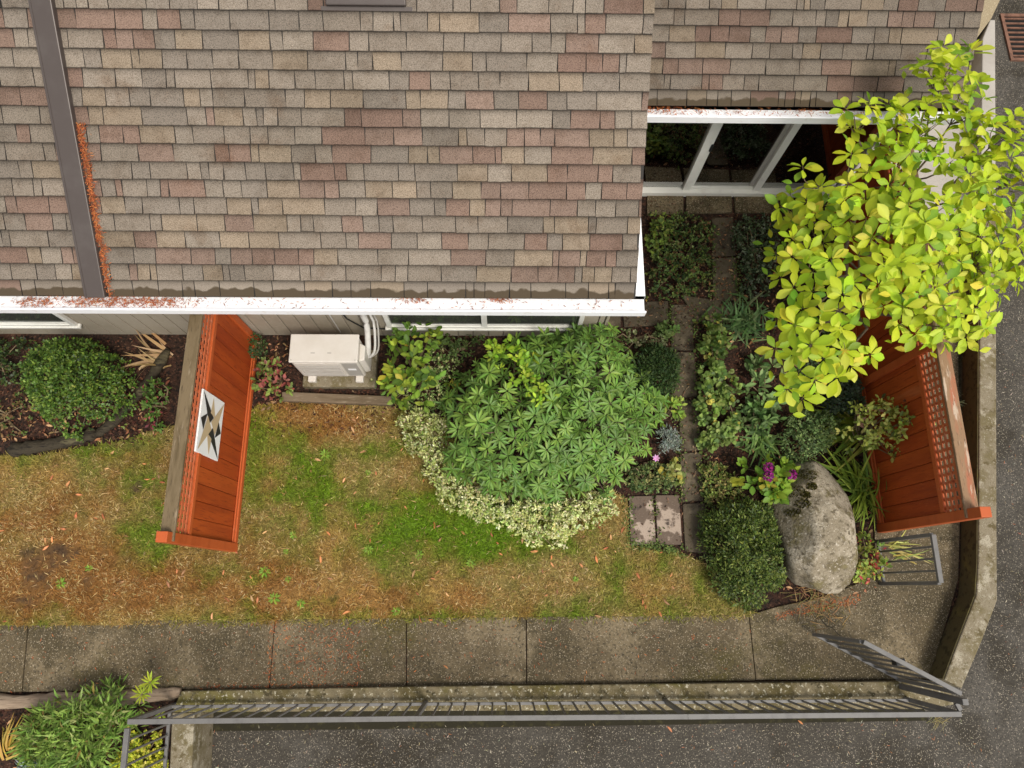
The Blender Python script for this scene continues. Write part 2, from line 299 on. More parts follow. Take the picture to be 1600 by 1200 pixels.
def shrub(name, label, cat, poly, z0, z1, n, T, L, cols, w=None, mat='leaf', fill=.45, tilt=.8, group=None, clump=8, power=.5, nst=8, extra=None, jit=.16, zpoly=None):
    """a bushy plant: leaves spread through a dome, plus stems"""
    t = thing(name, label, cat, group); pw = pxpoly(poly, zpoly if zpoly is not None else (z0+(z1-z0)*.4))
    m = max(6, n//clump); Pc, Oc = dome(pw, m, z0, z1, fill, power); m = len(Pc); Cc = pal(m, cols, w, jit); k = np.arange(n) % m; O = Oc[k]
    jd = unit(rng.normal(0,1,(n,3))+O*.5); P = Pc[k]+jd*L*.75*rng.random((n,1)); P[:,2] = np.maximum(P[:,2], .012)
    D = unit(jd*.9+O*.35+rng.normal(0, tilt, (n,3))*[1,1,.6]+[0,0,.12]); U = unit(O+rng.normal(0,.35,(n,3))+[0,0,.6])
    Ls = L*(.65+.7*rng.random(n)); parts = [scatter(T, P, D, U, Ls, np.where(rng.random((n,1))<.35, pal(n,cols,w,jit), Cc[k]*(1+rng.normal(0,.14,(n,1)))).clip(.004,.9))]
    if extra: parts += extra(pw, P, O)
    link('foliage', leafmesh('foliage', parts, mat), t)
    b = pw.mean(0); mb = MB(); idx = rng.choice(n, min(nst,n), replace=False)
    stems(mb, (b[0],b[1],-.02), P[idx]*[1,1,.9]); mb.build('stems', 'stem', t)
    return t
SM = t_dia(.55); OV = t_oval()

# ================================================================ SETTING
ZD = -.5
tag(MB().box(-300,300,-300,300,ZD-.3,ZD-.02).build('ground','asphalt'), kind='structure')
tag(MB().box(-14,14,-9,16,ZD-.01,ZD).build('driveway','asphalt'), kind='structure')
YW = at(400,525,0)[1]; XC = at(936,522,0)[0]; YW2 = at(1100,302,0)[1]       # house walls
XF = at(370,865,0)[0]; XG = at(1371,830,0)[0]                               # fences
XWR = at(1500,880,0)[0]                                                      # right wall, inner foot
yB = at(785,1063,0)[1]                                                       # path / wall edge
# terrace body (soil), its edge hidden by the retaining wall
tw = [(-9,YW2+1),(-9,-2.6),(at(285,1100,0)[0],-2.6),(at(285,1100,0)[0],yB-.1),(at(1450,1070,0)[0],yB-.1),(at(1500,960,0)[0]+.03,at(1500,960,0)[1]),(XWR+.1,at(1500,880,0)[1]),(XWR+.1,YW2+2.5),(-9,YW2+2.5)]
tag(MB().prism(tw[1:], ZD-.05, -.012).build('garden_soil','soil'), kind='structure')
# ---- concrete path
path = tag(link('concrete_path', None), kind='structure')
def slab(poly, z1=.012, mat='concrete', name='paving_slab', parent=path, z0=-.06, inset=.006, bevel=.006):
    w = W(poly); c = np.mean(w,0); w = [tuple(np.array(p)+(c-np.array(p))/np.linalg.norm(c-np.array(p))*inset) for p in w]
    return MB().prism(w, z0, z1).build(name, mat, parent, bevel)
jt = [(-140,-158),(45,35),(430,421),(635,635),(822,823),(1170,1181)]
ty = lambda x: 971-.009*x; by = lambda x: 1082-.0155*x
for (a0,a1),(b0,b1) in zip(jt, jt[1:]): slab([(a0,ty(a0)),(b0,ty(b0)),(b1,by(b1)),(a1,by(a1))], z1=.012+random.uniform(-.003,.003))
slab([(1170,961),(1215,948),(1290,932),(1340,912),(1366,870),(1366,700),(1366,520),(1366,350),(1500,350),(1497,560),(1500,800),(1497,905),(1482,960),(1450,1062),(1181,1063)], inset=.004)
slab([(1366,348),(1366,200),(1366,60),(1535,60),(1535,348)], z1=.05, mat='pale_concrete', name='landing_slab')
wg = W([(1548,28),(1548,-60),(1380,-60),(1380,28),(1450,130)], .2)
MB().prism(W([(1440,150),(1440,-80),(1600,-80),(1548,30),(1514,76),(1470,135)],.3), -.06, .31).build('aggregate_slab','beige_aggregate',path)
ck = [at(x,y,.0125) for x,y in [(1278,962),(1286,972),(1291,978),(1301,981),(1307,988),(1313,994)]]
for a_, b_ in zip(ck, ck[1:]): MB().bar(tuple(a_),tuple(b_),.007,.002).build('crack','pit',path)
# ---- stepping stones
steps = tag(link('stepping_stone_path', None), kind='structure')
for poly, mt in [([(1048,476),(1082,476),(1084,548),(1048,548)],'paver'),([(1049,550),(1085,550),(1090,621),(1050,623)],'paver'),([(1060,626),(1092,624),(1095,704),(1062,706)],'paver'),
        ([(1062,708),(1096,706),(1099,783),(1064,785)],'paver'),([(982,775),(1020,774),(1025,852),(985,852)],'paver_worn'),([(1023,773),(1061,773),(1066,852),(1027,852)],'paver_worn'),([(1066,787),(1101,785),(1104,866),(1070,862)],'paver'),
        ([(1112,404),(1150,402),(1154,470),(1114,472)],'paver'),([(1064,462),(1150,474),(1148,505),(1086,503)],'paver'),([(972,474),(1044,470),(1045,508),(974,512)],'paver'),([(1112,340),(1145,340),(1150,400),(1113,402)],'paver'),
        ([(1010,304),(1068,303),(1068,335),(1010,337)],'concrete'),([(1071,303),(1143,303),(1144,333),(1071,335)],'concrete'),([(1146,303),(1215,302),(1218,335),(1147,333)],'concrete'),([(940,487),(970,487),(970,512),(940,512)],'paver')]:
    slab(poly, z1=.02+random.uniform(-.006,.008), mat=mt, name='paver', parent=steps, inset=.007)
# ---- lawn
LAWN = [(-60,712),(60,712),(140,698),(190,690),(250,672),(300,660),(384,650),(400,636),(450,628),(600,632),(680,660),(720,700),(850,760),(960,770),(978,780),(982,854),(1066,866),(1104,880),(1120,915),(1150,946),(1180,956),(1160,966),(820,968),(400,974),(-60,977)]
lw = np.array(W(LAWN))
GREEN = [(720,815,150,55,1.35),(490,735,70,80,.5),(620,790,70,40,.35),(840,850,150,26,.55),(1000,895,110,30,.35),(395,760,20,130,.5),(110,745,130,26,.35),(225,770,40,100,.55),(450,890,60,40,.2),(1060,860,60,16,.6),(560,705,60,18,.4),(1040,940,140,18,.35),(240,880,30,40,.25),(420,670,40,30,.25)]
BROWN = [(520,655,170,32,1.0),(50,890,180,65,1.5),(310,925,220,42,1.25),(620,940,200,26,.7),(130,800,90,30,.5),(330,700,40,60,.3),(60,800,90,40,.3),(400,640,60,30,.7)]
STRAW = [(620,935,170,25,.6),(1000,925,90,25,.45),(520,850,60,60,.35),(330,930,200,25,.3),(960,870,80,25,.3),(90,740,90,30,.25),(880,910,120,20,.3)]
BARE = [(62,893,42,42,.75),(30,925,40,24,.4),(150,905,24,14,.4),(110,860,40,20,.3),(215,765,14,12,.7),(90,860,20,12,.6),(470,700,16,10,.4),(215,700,40,18,.5)]
def field(px, G): return sum(w*np.exp(-((px[:,0]-x)/sx)**2-((px[:,1]-y)/sy)**2) for x,y,sx,sy,w in G)
def lawncol(XY):
    px = pix(np.column_stack([XY, np.zeros(len(XY))])); n1 = fbm(XY[:,0],XY[:,1],1.8,1); n2 = fbm(XY[:,0],XY[:,1],7,4)
    g = field(px,GREEN)*1.05+(n1-.5)*2.2+(n2-.5)*1.5+.22; b = field(px,BROWN)+(fbm(XY[:,0],XY[:,1],2.7,14)-.48)*2.2; s = field(px,STRAW)+(fbm(XY[:,0],XY[:,1],2.3,9)-.5)*2.0; k = field(px,BARE)+(n2-.5)*1.7+(fbm(XY[:,0],XY[:,1],16,31)-.5)*.6
    base = np.tile([.235,.185,.055],(len(XY),1)); mix = lambda c, f, col: c+(np.array(col)-c)*np.clip(f,0,1)[:,None]
    c = mix(base, g, (.135,.165,.018)); c = mix(c, (b-.15)*1.0, (.235,.112,.030)); c = mix(c, (s-.12)*.9, (.35,.21,.065)); c = mix(c, (g-.6)*1.2, (.105,.185,.008)); c = mix(c, (k-.35)*1.5, (.085,.05,.026))
    return c, g, k
gx = np.arange(lw[:,0].min(), lw[:,0].max(), .04); gy = np.arange(lw[:,1].min(), lw[:,1].max(), .04)
GX, GY = np.meshgrid(gx, gy); PXY = np.column_stack([GX.ravel(), GY.ravel()]); nx = len(gx); ny = len(gy)
ii, jj = np.meshgrid(np.arange(nx-1), np.arange(ny-1)); q0 = (jj*nx+ii).ravel(); cen = PXY[q0]+.02
ok = inside(lw, cen); q0 = q0[ok]; c, _, _ = lawncol(PXY)
z = -.004+.025*fbm(PXY[:,0],PXY[:,1],1.2,2)
me = npmesh('lawn', np.column_stack([PXY, z]), np.stack([q0,q0+1,q0+nx+1,q0+nx],1), np.full(len(q0),4), 'lawn', c*.8, True)
tag(link('lawn', me), kind='structure')
n = 120000; P = sample(lw, n); c, g, k = lawncol(P); keep = rng.random(n) < np.clip(.95-k*1.3, .08, 1); P = P[keep]; c = c[keep]; g = g[keep]; n = len(P)
P = P+rng.normal(0,.018,P.shape)
P3 = np.column_stack([P, -.004+.025*fbm(P[:,0],P[:,1],1.2,2)]); D = rng.normal(0,.75,(n,3)); D[:,2] = .3+.7*rng.random(n)
dry = rng.random(n) < np.clip(.26-g*.4,.03,.45); c = c*(1+rng.normal(0,.28,(n,1))); c[dry] = pal(dry.sum(), [(.40,.28,.11),(.30,.18,.07),(.50,.38,.18)])
tag(link('grass', leafmesh('grass', [scatter(t_blade(.13,.35,2), P3, D, np.tile([0,0,1.],(n,1))+rng.normal(0,.3,(n,3)), .028+.04*rng.random(n)+.018*np.clip(g,0,1), np.clip(c*1.28,.004,.9))], 'grass')), 'short patchy lawn grass, green and straw brown, beside the path', 'grass', kind='stuff')

# ---- retaining walls (low concrete upstands)
rw = thing('retaining_wall','low lichen-spotted concrete wall along the path, bending up beside the driveway','wall')
ZB, ZR = .10, .32
MB().prism([tuple(at(x,y,ZB)[:2]) for x,y in [(283,1080),(640,1073),(1000,1069),(1470,1064),(1500,1100),(1440,1108),(1000,1110),(640,1111),(268,1113)]], ZD, ZB).build('wall_run','wall_concrete',rw,.012)
MB().prism([tuple(at(x,y,ZB)[:2]) for x,y in [(268,1113.5),(303,1113.5),(296,1260),(262,1260)]], ZD, ZB-.01).build('wall_return','edge_concrete',rw,.012)
inn = [(1533,330),(1531,540),(1529,880),(1526,930),(1496,1008),(1476,1062)]; outr = [(1557,330),(1557,540),(1558,880),(1558.5,938),(1534,1003),(1503,1076)]
wi = [at(x,y,ZR)[:2] for x,y in inn]; wo = [at(x,y,ZR)[:2] for x,y in outr]
MB().prism([tuple(p) for p in wi]+[tuple(p) for p in wo[::-1]], ZD, ZR).build('wall_run','edge_concrete',rw,.015)
MB().prism([tuple(at(x,y,ZD)[:2]) for x,y in [(300,1104),(1440,1096),(1450,1126),(1000,1133),(600,1139),(300,1143)]],ZD+.001,ZD+.005).build('shade_strip','wall_foot_shade',rw)  # thin dark sheet: shade at the wall's outer foot, put in as colour
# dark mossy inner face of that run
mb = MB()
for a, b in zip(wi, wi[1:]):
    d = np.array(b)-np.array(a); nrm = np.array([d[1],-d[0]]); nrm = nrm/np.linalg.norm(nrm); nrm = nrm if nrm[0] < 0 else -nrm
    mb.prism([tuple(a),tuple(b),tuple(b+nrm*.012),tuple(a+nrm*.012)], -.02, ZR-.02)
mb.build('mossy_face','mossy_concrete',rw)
MB().prism([tuple(at(x,y,ZR)[:2]) for x,y in [(1533,329),(1557,329),(1556,30),(1548,30),(1536,60)]], ZD, ZR-.01).build('wall_run','pale_concrete',rw,.012)

# ================================================================ HOUSE
house = thing('townhouse','grey-sided townhouse with a mixed brown shingle roof and white gutters','house')
ZE = 2.5; PITCH = math.radians(35); EXPO = .1575
def roofplane(xl, xr, pxy, ze, name): pass
YE = at(600,464.6,ze:=ZE)[1]; XR = at(993,470,ZE)[0]; XFL = at(153,465,ZE)[0]; ZE2 = 2.42; YE2 = at(1150,166,ZE2)[1]; XR2 = at(1500,150,ZE2)[0]
cp, sp = math.cos(PITCH), math.sin(PITCH)
def rp(x, v, w, ye, zE): return (x, ye+v*cp-w*sp, zE+v*sp+w*cp)
SH = [(.226,.188,.150),(.204,.172,.140),(.248,.208,.166),(.258,.203,.148),(.240,.190,.138),(.208,.142,.110),(.226,.160,.126),(.186,.124,.096)]
SHW = [.25,.19,.17,.11,.07,.08,.09,.04]
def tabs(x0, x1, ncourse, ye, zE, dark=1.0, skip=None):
    out = []; prev = None
    for ci in range(ncourse):
        x = x0-random.random()*.2; v = ci*EXPO; row = []
        while x < x1:
            w = random.choices([.07,.12,.17,.23,.30,.36],[.8,1.4,2,2.6,2,1])[0]*random.uniform(.85,1.15); a = max(x,x0); b = min(x+w-.0085,x1)
            if b-a > .02:
                c = random.choices(SH, SHW)[0]
                if prev is not None and random.random() < .22: c = prev
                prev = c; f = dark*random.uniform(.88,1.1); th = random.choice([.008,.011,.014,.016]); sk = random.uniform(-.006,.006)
                dv = random.uniform(-.003,.003)
                out.append((a,b,v+dv,th,sk,tuple(k*f for k in c),ci,ye,zE))
            x += w
    return out
def tabgeo(t):
    a,b,v,th,sk,c,ci,ye,zE = t; v1 = v+EXPO+.03
    V = [rp(a+sk,v,0,ye,zE),rp(b+sk,v,0,ye,zE),rp(a+sk,v,th+.004,ye,zE),rp(b+sk,v,th+.004,ye,zE),rp(a-sk,v1,0,ye,zE),rp(b-sk,v1,0,ye,zE),rp(a-sk,v1,.002,ye,zE),rp(b-sk,v1,.002,ye,zE)]
    return V, [(2,3,7,6),(0,1,3,2),(0,2,6,4),(1,5,7,3)]
# printed shade band under each course and the cut asphalt edge (run = 0 at the butt, 1 under the next course)
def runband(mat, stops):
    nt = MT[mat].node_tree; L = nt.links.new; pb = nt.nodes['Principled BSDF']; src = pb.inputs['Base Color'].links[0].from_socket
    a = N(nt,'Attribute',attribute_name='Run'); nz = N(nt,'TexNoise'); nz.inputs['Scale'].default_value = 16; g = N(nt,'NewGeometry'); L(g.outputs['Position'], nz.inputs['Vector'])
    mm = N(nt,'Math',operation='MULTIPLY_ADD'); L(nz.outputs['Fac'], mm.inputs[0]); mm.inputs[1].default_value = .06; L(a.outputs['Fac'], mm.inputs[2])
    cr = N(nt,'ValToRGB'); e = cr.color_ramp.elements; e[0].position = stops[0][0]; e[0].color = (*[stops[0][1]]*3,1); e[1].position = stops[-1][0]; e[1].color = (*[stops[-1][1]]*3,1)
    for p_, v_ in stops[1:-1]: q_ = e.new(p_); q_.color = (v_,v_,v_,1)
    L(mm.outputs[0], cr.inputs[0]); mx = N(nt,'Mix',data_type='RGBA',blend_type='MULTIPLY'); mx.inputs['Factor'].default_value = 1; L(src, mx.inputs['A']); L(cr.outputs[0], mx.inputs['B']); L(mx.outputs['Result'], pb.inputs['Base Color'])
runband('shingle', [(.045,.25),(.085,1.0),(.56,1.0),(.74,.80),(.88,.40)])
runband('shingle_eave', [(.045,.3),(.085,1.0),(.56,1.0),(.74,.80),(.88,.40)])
# stain along the eave for the first course
nt = MT['shingle_eave'].node_tree; L = nt.links.new; pb = nt.nodes['Principled BSDF']; src = pb.inputs['Base Color'].links[0].from_socket
at_ = N(nt,'Attribute',attribute_name='Run'); nz = N(nt,'TexNoise'); nz.inputs['Scale'].default_value = 7; g_ = N(nt,'NewGeometry'); L(g_.outputs['Position'], nz.inputs['Vector'])
ma = N(nt,'Math',operation='MULTIPLY_ADD'); L(nz.outputs['Fac'], ma.inputs[0]); ma.inputs[1].default_value = -.85; L(at_.outputs['Fac'], ma.inputs[2])
mr = N(nt,'MapRange',interpolation_type='SMOOTHSTEP'); mr.inputs['From Min'].default_value = .02; mr.inputs['From Max'].default_value = -.10; L(ma.outputs[0], mr.inputs['Value'])
mx = N(nt,'Mix',data_type='RGBA'); L(mr.outputs[0], mx.inputs['Factor']); L(src, mx.inputs['A']); mx.inputs['B'].default_value = (.075,.056,.036,1); L(mx.outputs['Result'], pb.inputs['Base Color'])
def tabmesh(ts, name):
    V = []; Fc = []; C = []; mi = []; run = []
    for t in ts:
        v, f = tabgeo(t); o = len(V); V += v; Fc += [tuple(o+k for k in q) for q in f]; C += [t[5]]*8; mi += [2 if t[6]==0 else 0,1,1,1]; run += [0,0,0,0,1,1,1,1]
    me = bpy.data.meshes.new(name); me.from_pydata(V,[],Fc); me.update(); setcol(me, np.array(C))
    ra = me.attributes.new('Run','FLOAT','POINT'); ra.data.foreach_set('value', np.array(run,np.float32))
    for k in ('shingle','asphalt_core','shingle_eave'): me.materials.append(MT[k])
    me.polygons.foreach_set('material_index', mi); return me
NC = 24
def deck(name, x0, x1, ncourse, ye, zE):
    v1 = ncourse*EXPO+.03; V = [rp(x,v,w,ye,zE) for w in (-.05,-.001) for v in (0,v1) for x in (x0,x1)]
    m = MB(); m.v = V; m.f = [(0,2,3,1),(4,5,7,6),(0,1,5,4),(2,6,7,3),(0,4,6,2),(1,3,7,5)]; return m.build(name,'deck',house)
roof = deck('roof', -9, XR, NC, YE, ZE); roof2 = deck('roof', XR+.02, XR2, 14, YE2, ZE2)
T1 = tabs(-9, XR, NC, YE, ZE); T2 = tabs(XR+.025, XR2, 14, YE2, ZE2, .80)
def vis(t):
    p = pix(np.array([rp((t[0]+t[1])/2, t[2]+EXPO/2, 0, t[7], t[8])]))[0]
    return 0 < p[0] < 1600 and 0 < p[1] < 1200
def rank(ts, k):
    v = [t for t in ts if vis(t)]; v.sort(key=lambda t: -(t[1]-t[0])); big = v[:k]; s = set(map(id,big)); return big, [t for t in ts if id(t) not in s]
b1, r1 = rank(T1, 240); b2, r2 = rank(T2, 58)
for big, rest, par in ((b1,r1,roof),(b2,r2,roof2)):
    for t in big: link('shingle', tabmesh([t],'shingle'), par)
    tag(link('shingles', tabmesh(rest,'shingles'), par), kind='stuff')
# party-wall flashing strip up the slope
fw = at(169,465,ZE)[0]-at(137,465,ZE)[0]; x0 = at(137,465,ZE)[0]
def slopebox(x0,x1,v0,v1,w0,w1,ye=YE,zE=ZE):
    m = MB(); m.v = [rp(x,v,w,ye,zE) for w in (w0,w1) for v in (v0,v1) for x in (x0,x1)]; m.f = [(0,2,3,1),(4,5,7,6),(0,1,5,4),(2,6,7,3),(0,4,6,2),(1,3,7,5)]; return m
fl = slopebox(x0,x0+fw,-.005,NC*EXPO,0,.07).build('party_wall_flashing','flash',house,.008)
slopebox(x0+.012,x0+.026,-.007,NC*EXPO,.0705,.075).build('folded_seam','flash',fl)
# skylight near the top edge of the view
vs0 = 16.25*EXPO; xs0, xs1 = at(512,4,ZE+vs0*sp)[0], at(636,4,ZE+vs0*sp)[0]
sk = slopebox(xs0,xs1,vs0,vs0+.95,0,.07).build('skylight','flash',house,.01)
slopebox(xs0+.07,xs1-.07,vs0+.07,vs0+.88,.071,.078).build('pane','darkglass',sk)
slopebox(xs0-.05,xs1+.05,vs0-.035,vs0-.002,.004,.02).build('apron','flash',sk)
# gutters: open troughs
def gutter(a, b, w, side):
    """trough from a to b; side = horizontal outward unit"""
    a = np.array(a); b = np.array(b); s = np.array(side); m = MB()
    q = lambda o, zz: [tuple(a+s*o+[0,0,zz]), tuple(b+s*o+[0,0,zz])]
    prof = [(0,.0),(0,-.075),(w-.012,-.075),(w-.012,.0),(w-.018,.008),(w,.008),(w,-.09),(0,-.09)]
    for o, zz in prof: m.v += q(o, zz)
    k = len(prof)
    for i in range(k): j = (i+1)%k; m.f.append((2*i,2*i+1,2*j+1,2*j))
    m.f += [tuple(2*i for i in range(k))[::-1], tuple(2*i+1 for i in range(k))]
    return m
GW = abs(at(600,486,ZE)[1]-at(600,463,ZE)[1])
gut = gutter((-9,YE+.03,ZE-.012),(at(1010,486,ZE)[0],YE+.03,ZE-.012),GW+.02,(0,-1,0)).build('gutter','gutter',house)
xg0 = at(990,480,ZE)[0]; xg1 = at(1011,486,ZE)[0]
MB().box(XR-.01,xg1,YE+.032,YE2-.6,ZE-.10,ZE-.035).build('eave_return','white',house,.006)
gut2 = gutter((XR+.04,YE2+.02,ZE2-.012),(XR2,YE2+.02,ZE2-.012),abs(at(1150,183,ZE2)[1]-at(1150,165,ZE2)[1])+.015,(0,-1,0)).build('gutter','gutter',house)
# walls with vertical siding boards
wall = MB().box(-9,XC-.03,YW+.02,YW+.15,-.1,ZE+.25).build('wall','siding',house)
x = -9; 
while x < XC-.06:
    b = min(x+.2, XC-.005); MB().box(x+.007,b-.007,YW,YW+.019,.05,ZE+.1).build('siding_board','siding',wall,.005); x += .2
MB().box(XC-.005,XC+.03,YW-.02,YW+.15,.02,ZE).build('corner_trim','siding',wall,.004)
MB().box(XC-.15,XC-.032,YW+.151,YW2-.02,-.1,ZE+.1).build('wall','siding',house)
MB().box(-9,XC+.04,YE+.05,YW+.14,ZE-.05,ZE-.028).build('soffit','white',house)
MB().box(XR+.03,XR2-.1,YE2+.04,YW2+.1,ZE2-.05,ZE2-.03).build('soffit','siding',house)
for (p0,p1,zb) in [((-220,505),(122,505),1.05),((606,507),(908,509),.78)]:
    # window foot pixel -> height on the wall plane
    def zon(px,py):
        lo, hi = 0, 2.4
        for _ in range(40):
            m_ = (lo+hi)/2
            if at(px,py,m_)[1] > YW: lo = m_
            else: hi = m_
        return lo
    zb = zon(*p1); xa = at(p0[0],p0[1],zb)[0]; xb = at(p1[0],p1[1],zb)[0]; zt = min(zb+1.15, 2.3)
    win = MB().box(xa,xb,YW-.045,YW-.001,zb,zb+.055).box(xa,xb,YW-.045,YW-.001,zt-.055,zt).box(xa,xa+.06,YW-.045,YW-.001,zb+.056,zt-.056).box(xb-.06,xb,YW-.045,YW-.001,zb+.056,zt-.056).build('window','upvc',house,.004)
    MB().box(xa-.03,xb+.03,YW-.065,YW-.001,zb-.035,zb-.002).build('sill','upvc',win,.004)
    xm = (xa+xb)/2
    MB().box(xm-.035,xm+.035,YW-.042,YW-.001,zb+.057,zt-.057).build('mullion','upvc',win,.003)
    for a, b in ((xa+.061,xm-.036),(xm+.036,xb-.061)):
        MB().box(a,b,YW-.018,YW-.004,zb+.057,zt-.057).build('pane','darkglass',win)
        MB().box(a,b,YW-.03,YW-.019,zb+.057,zb+.085).build('sash_rail','upvc',win)
# wing: glazed wall with a room behind
XW0 = XC-.03; xe = at(1308,295,.1)[0]; XM = XR2-.12
room = MB().box(XW0,XM,YW2+.12,YW2+3.0,-.05,.02).build('room_floor','room',house)
MB().box(XW0,XM,YW2+3.0,YW2+3.1,-.05,2.5).build('room_wall','roomwall',house); MB().box(XW0,XM,YW2+.12,YW2+3.0,2.42,2.5).build('room_ceiling','roomwall',house)
MB().box(XM,XM+.1,YW2+.12,YW2+3.1,-.05,2.5).build('room_wall','roomwall',house); MB().box(XW0-.1,XW0-.001,YW2+.12,YW2+3.1,-.05,2.5).build('room_wall','roomwall',house)
MB().box(xe+.06,XM+.1,YW2,YW2+.115,-.05,2.4).build('wall','siding',house)
gl = MB().box(XW0,xe+.06,YW2-.06,YW2+.10,.0,.10).build('window','upvc',house,.006)
MB().box(XW0,xe+.06,YW2-.01,YW2+.09,2.2,2.38).build('frame_head','upvc',gl,.004)
posts = [XW0+.04, at(1071,288,.1)[0], at(1180,290,.1)[0], xe+.02]
for i, xp in enumerate(posts): MB().box(xp-.05,xp+.05,YW2-.02,YW2+.08,.101,2.199).build('frame_post','upvc',gl,.006)
MB().box(posts[1]+.055,posts[1]+.10,YW2+.02,YW2+.05,.16,2.14).build('sash_stile','upvc',gl,.003); MB().box(posts[2]-.12,posts[2]-.055,YW2+.02,YW2+.05,.16,2.14).build('sash_stile','grille',gl,.003)
MB().box(posts[1]+.05,posts[2]-.05,YW2+.0,YW2+.055,.102,.155).build('sash_rail','upvc',gl,.003)
MB().box(posts[1]+.075,posts[1]+.105,YW2+.0,YW2+.02,1.0,1.14).build('door_handle','black',gl,.004)
for i in range(3): MB().box(posts[i]+.05,posts[i+1]-.05,YW2+.03,YW2+.04,.105,2.2).build('pane','glass',gl)
# brown curtain folds inside, at the right
mb = MB()
for i in range(9): mb.tube([(posts[3]-.08-i*.055,YW2+.22+.03*(i%2),.05),(posts[3]-.08-i*.055,YW2+.22+.03*(i%2),2.3)],.035,8)
cu = mb.build('curtain','room',house,smooth=True)

# ================================================================ FENCES
def fence(name, label, X, Y0, Y1, s, ptop, capmat, ztop=1.82):
    """s = +1: boarded face towards +X"""
    t = thing(name, label, 'fence'); f = lambda a, b: (X-s*a, X-s*b) if s < 0 else (X-b, X-a)
    bx = lambda a, b: (min(X-s*a,X-s*b), max(X-s*a,X-s*b))      # depth a..b behind the face
    MB().box(*bx(-.01,.10),Y0-.005,Y0+.10,-.03,ptop).build('post','stain2',t,.006)
    MB().box(*bx(0,.09),Y1-.10,Y1-.005,-.03,ztop-.02).build('post','stain2',t,.006)
    if s < 0: ym = at(1345,604,0)[1]; MB().box(*bx(-.02,.022),ym-.05,ym+.05,.0,ztop-.037).build('post','stain2',t,.006)
    ya, yb = Y0+.102, Y1-.102; n = round((yb-ya)/.19); w = (yb-ya)/n
    for i in range(n): MB().box(*bx(.025+random.uniform(0,.004),.045),ya+i*w+.0035,ya+(i+1)*w-.0035,.10,1.36).box(*bx(.046,.056),ya+(i+1)*w-.03,ya+min((i+1)*w+.03,yb-ya),.11,1.35).build('board',random.choice(['stain','stain_b','stain_c']),t,.003)
    MB().box(*bx(-.012,.06),ya,yb,.04,.115).build('bottom_rail','stain2',t,.005); MB().box(*bx(.004,.022),ya,yb,.118,.16).build('bottom_trim','stain2',t,.004)
    MB().box(*bx(0,.06),ya,yb,1.355,1.425).build('middle_rail','stain2',t,.005)
    MB().box(*bx(.01,.06),ya,yb,ztop-.075,ztop-.036).build('top_rail','stain2',t,.004)
    zl0, zl1 = 1.425, ztop-.076; nh = 4
    for i in range(nh): zc = zl0+(i+.5)*(zl1-zl0)/nh; MB().box(*bx(.016,.026),ya,yb,zc-.017,zc+.017).build('lath','lath',t)
    nv = int((yb-ya)/.085)
    for i in range(nv): yc = ya+(i+.5)*(yb-ya)/nv; MB().box(*bx(.0265,.036),yc-.017,yc+.017,zl0,zl1).build('lath','lath',t)
    MB().box(*bx(-.025,.115),Y0+.01,Y1-.003,ztop-.035,ztop).build('cap_board',capmat,t,.006)
    return t
YF0 = at(370,862,0)[1]; YG0 = at(1371,832,0)[1]
fence('privacy_fence','red-stained board fence with lattice top and a painted star panel, grey weathered cap',XF,YF0,YW-.02,1,1.93,'weathered')
fence('privacy_fence','red-stained board fence with lattice top beside the yellow-green tree and concrete wall',XG,YG0,YW2-.1,-1,2.02,'weathered_red')
# star panel hung on the left fence
def onf(px,py):      # pixel -> (y,z) on the plane just in front of the boards
    d = R @ np.array([(px-800)/F,(600-py)/F,-1.0]); t = (XF+.02-CAM[0])/d[0]; p = CAM+t*d; return p[1], p[2]
q = [onf(*p) for p in [(314,610),(347,625),(343,713),(306,704)]]
q = [(a_,b_-.07) for a_,b_ in q]; y0 = min(q[2][0],q[3][0]); y1 = max(q[0][0],q[1][0]); z0 = (q[1][1]+q[2][1])/2; z1 = (q[0][1]+q[3][1])/2
art = thing('star_panel','white painted panel with a black and tan star on the red fence','wall art'); xa_ = XF+.002
MB().box(xa_-.02,xa_,y0,y1,z0,z1).build('panel','art_white',art,.003)
def tri(pts, mat, dx):
    m = MB(); n_ = len(pts); zs = lambda u: z0+(z1-z0)*u; ys = lambda v: y1-(y1-y0)*v
    for d_ in (0,.0015): m.v += [(xa_+dx+d_, ys(v), zs(u)) for u, v in pts]
    m.f = [tuple(range(n_)), tuple(range(2*n_-1,n_-1,-1))]+[(i,(i+1)%n_,n_+(i+1)%n_,n_+i) for i in range(n_)]; m.build('painted_triangle',mat,art)
# u = height (1 top), v = along (0 house end)
C_ = (.5,.5)
for k_ in (0,1):
    mir = (lambda p: [(1-u,1-v) for u,v in p]) if k_ else (lambda p: p)
    tri(mir([(.98,.02),(.42,.355),(.60,.49)]),'art_black',.001); tri(mir([(.97,.46),(.72,.34),(.82,.62)]),'art_black',.003)
    tri(mir([(.04,.04),(.52,.44),(.30,.62)]),'art_tan',.005+.002*k_); tri(mir([(.53,.04),(.36,.36),(.58,.30)]),'art_tan',.003)

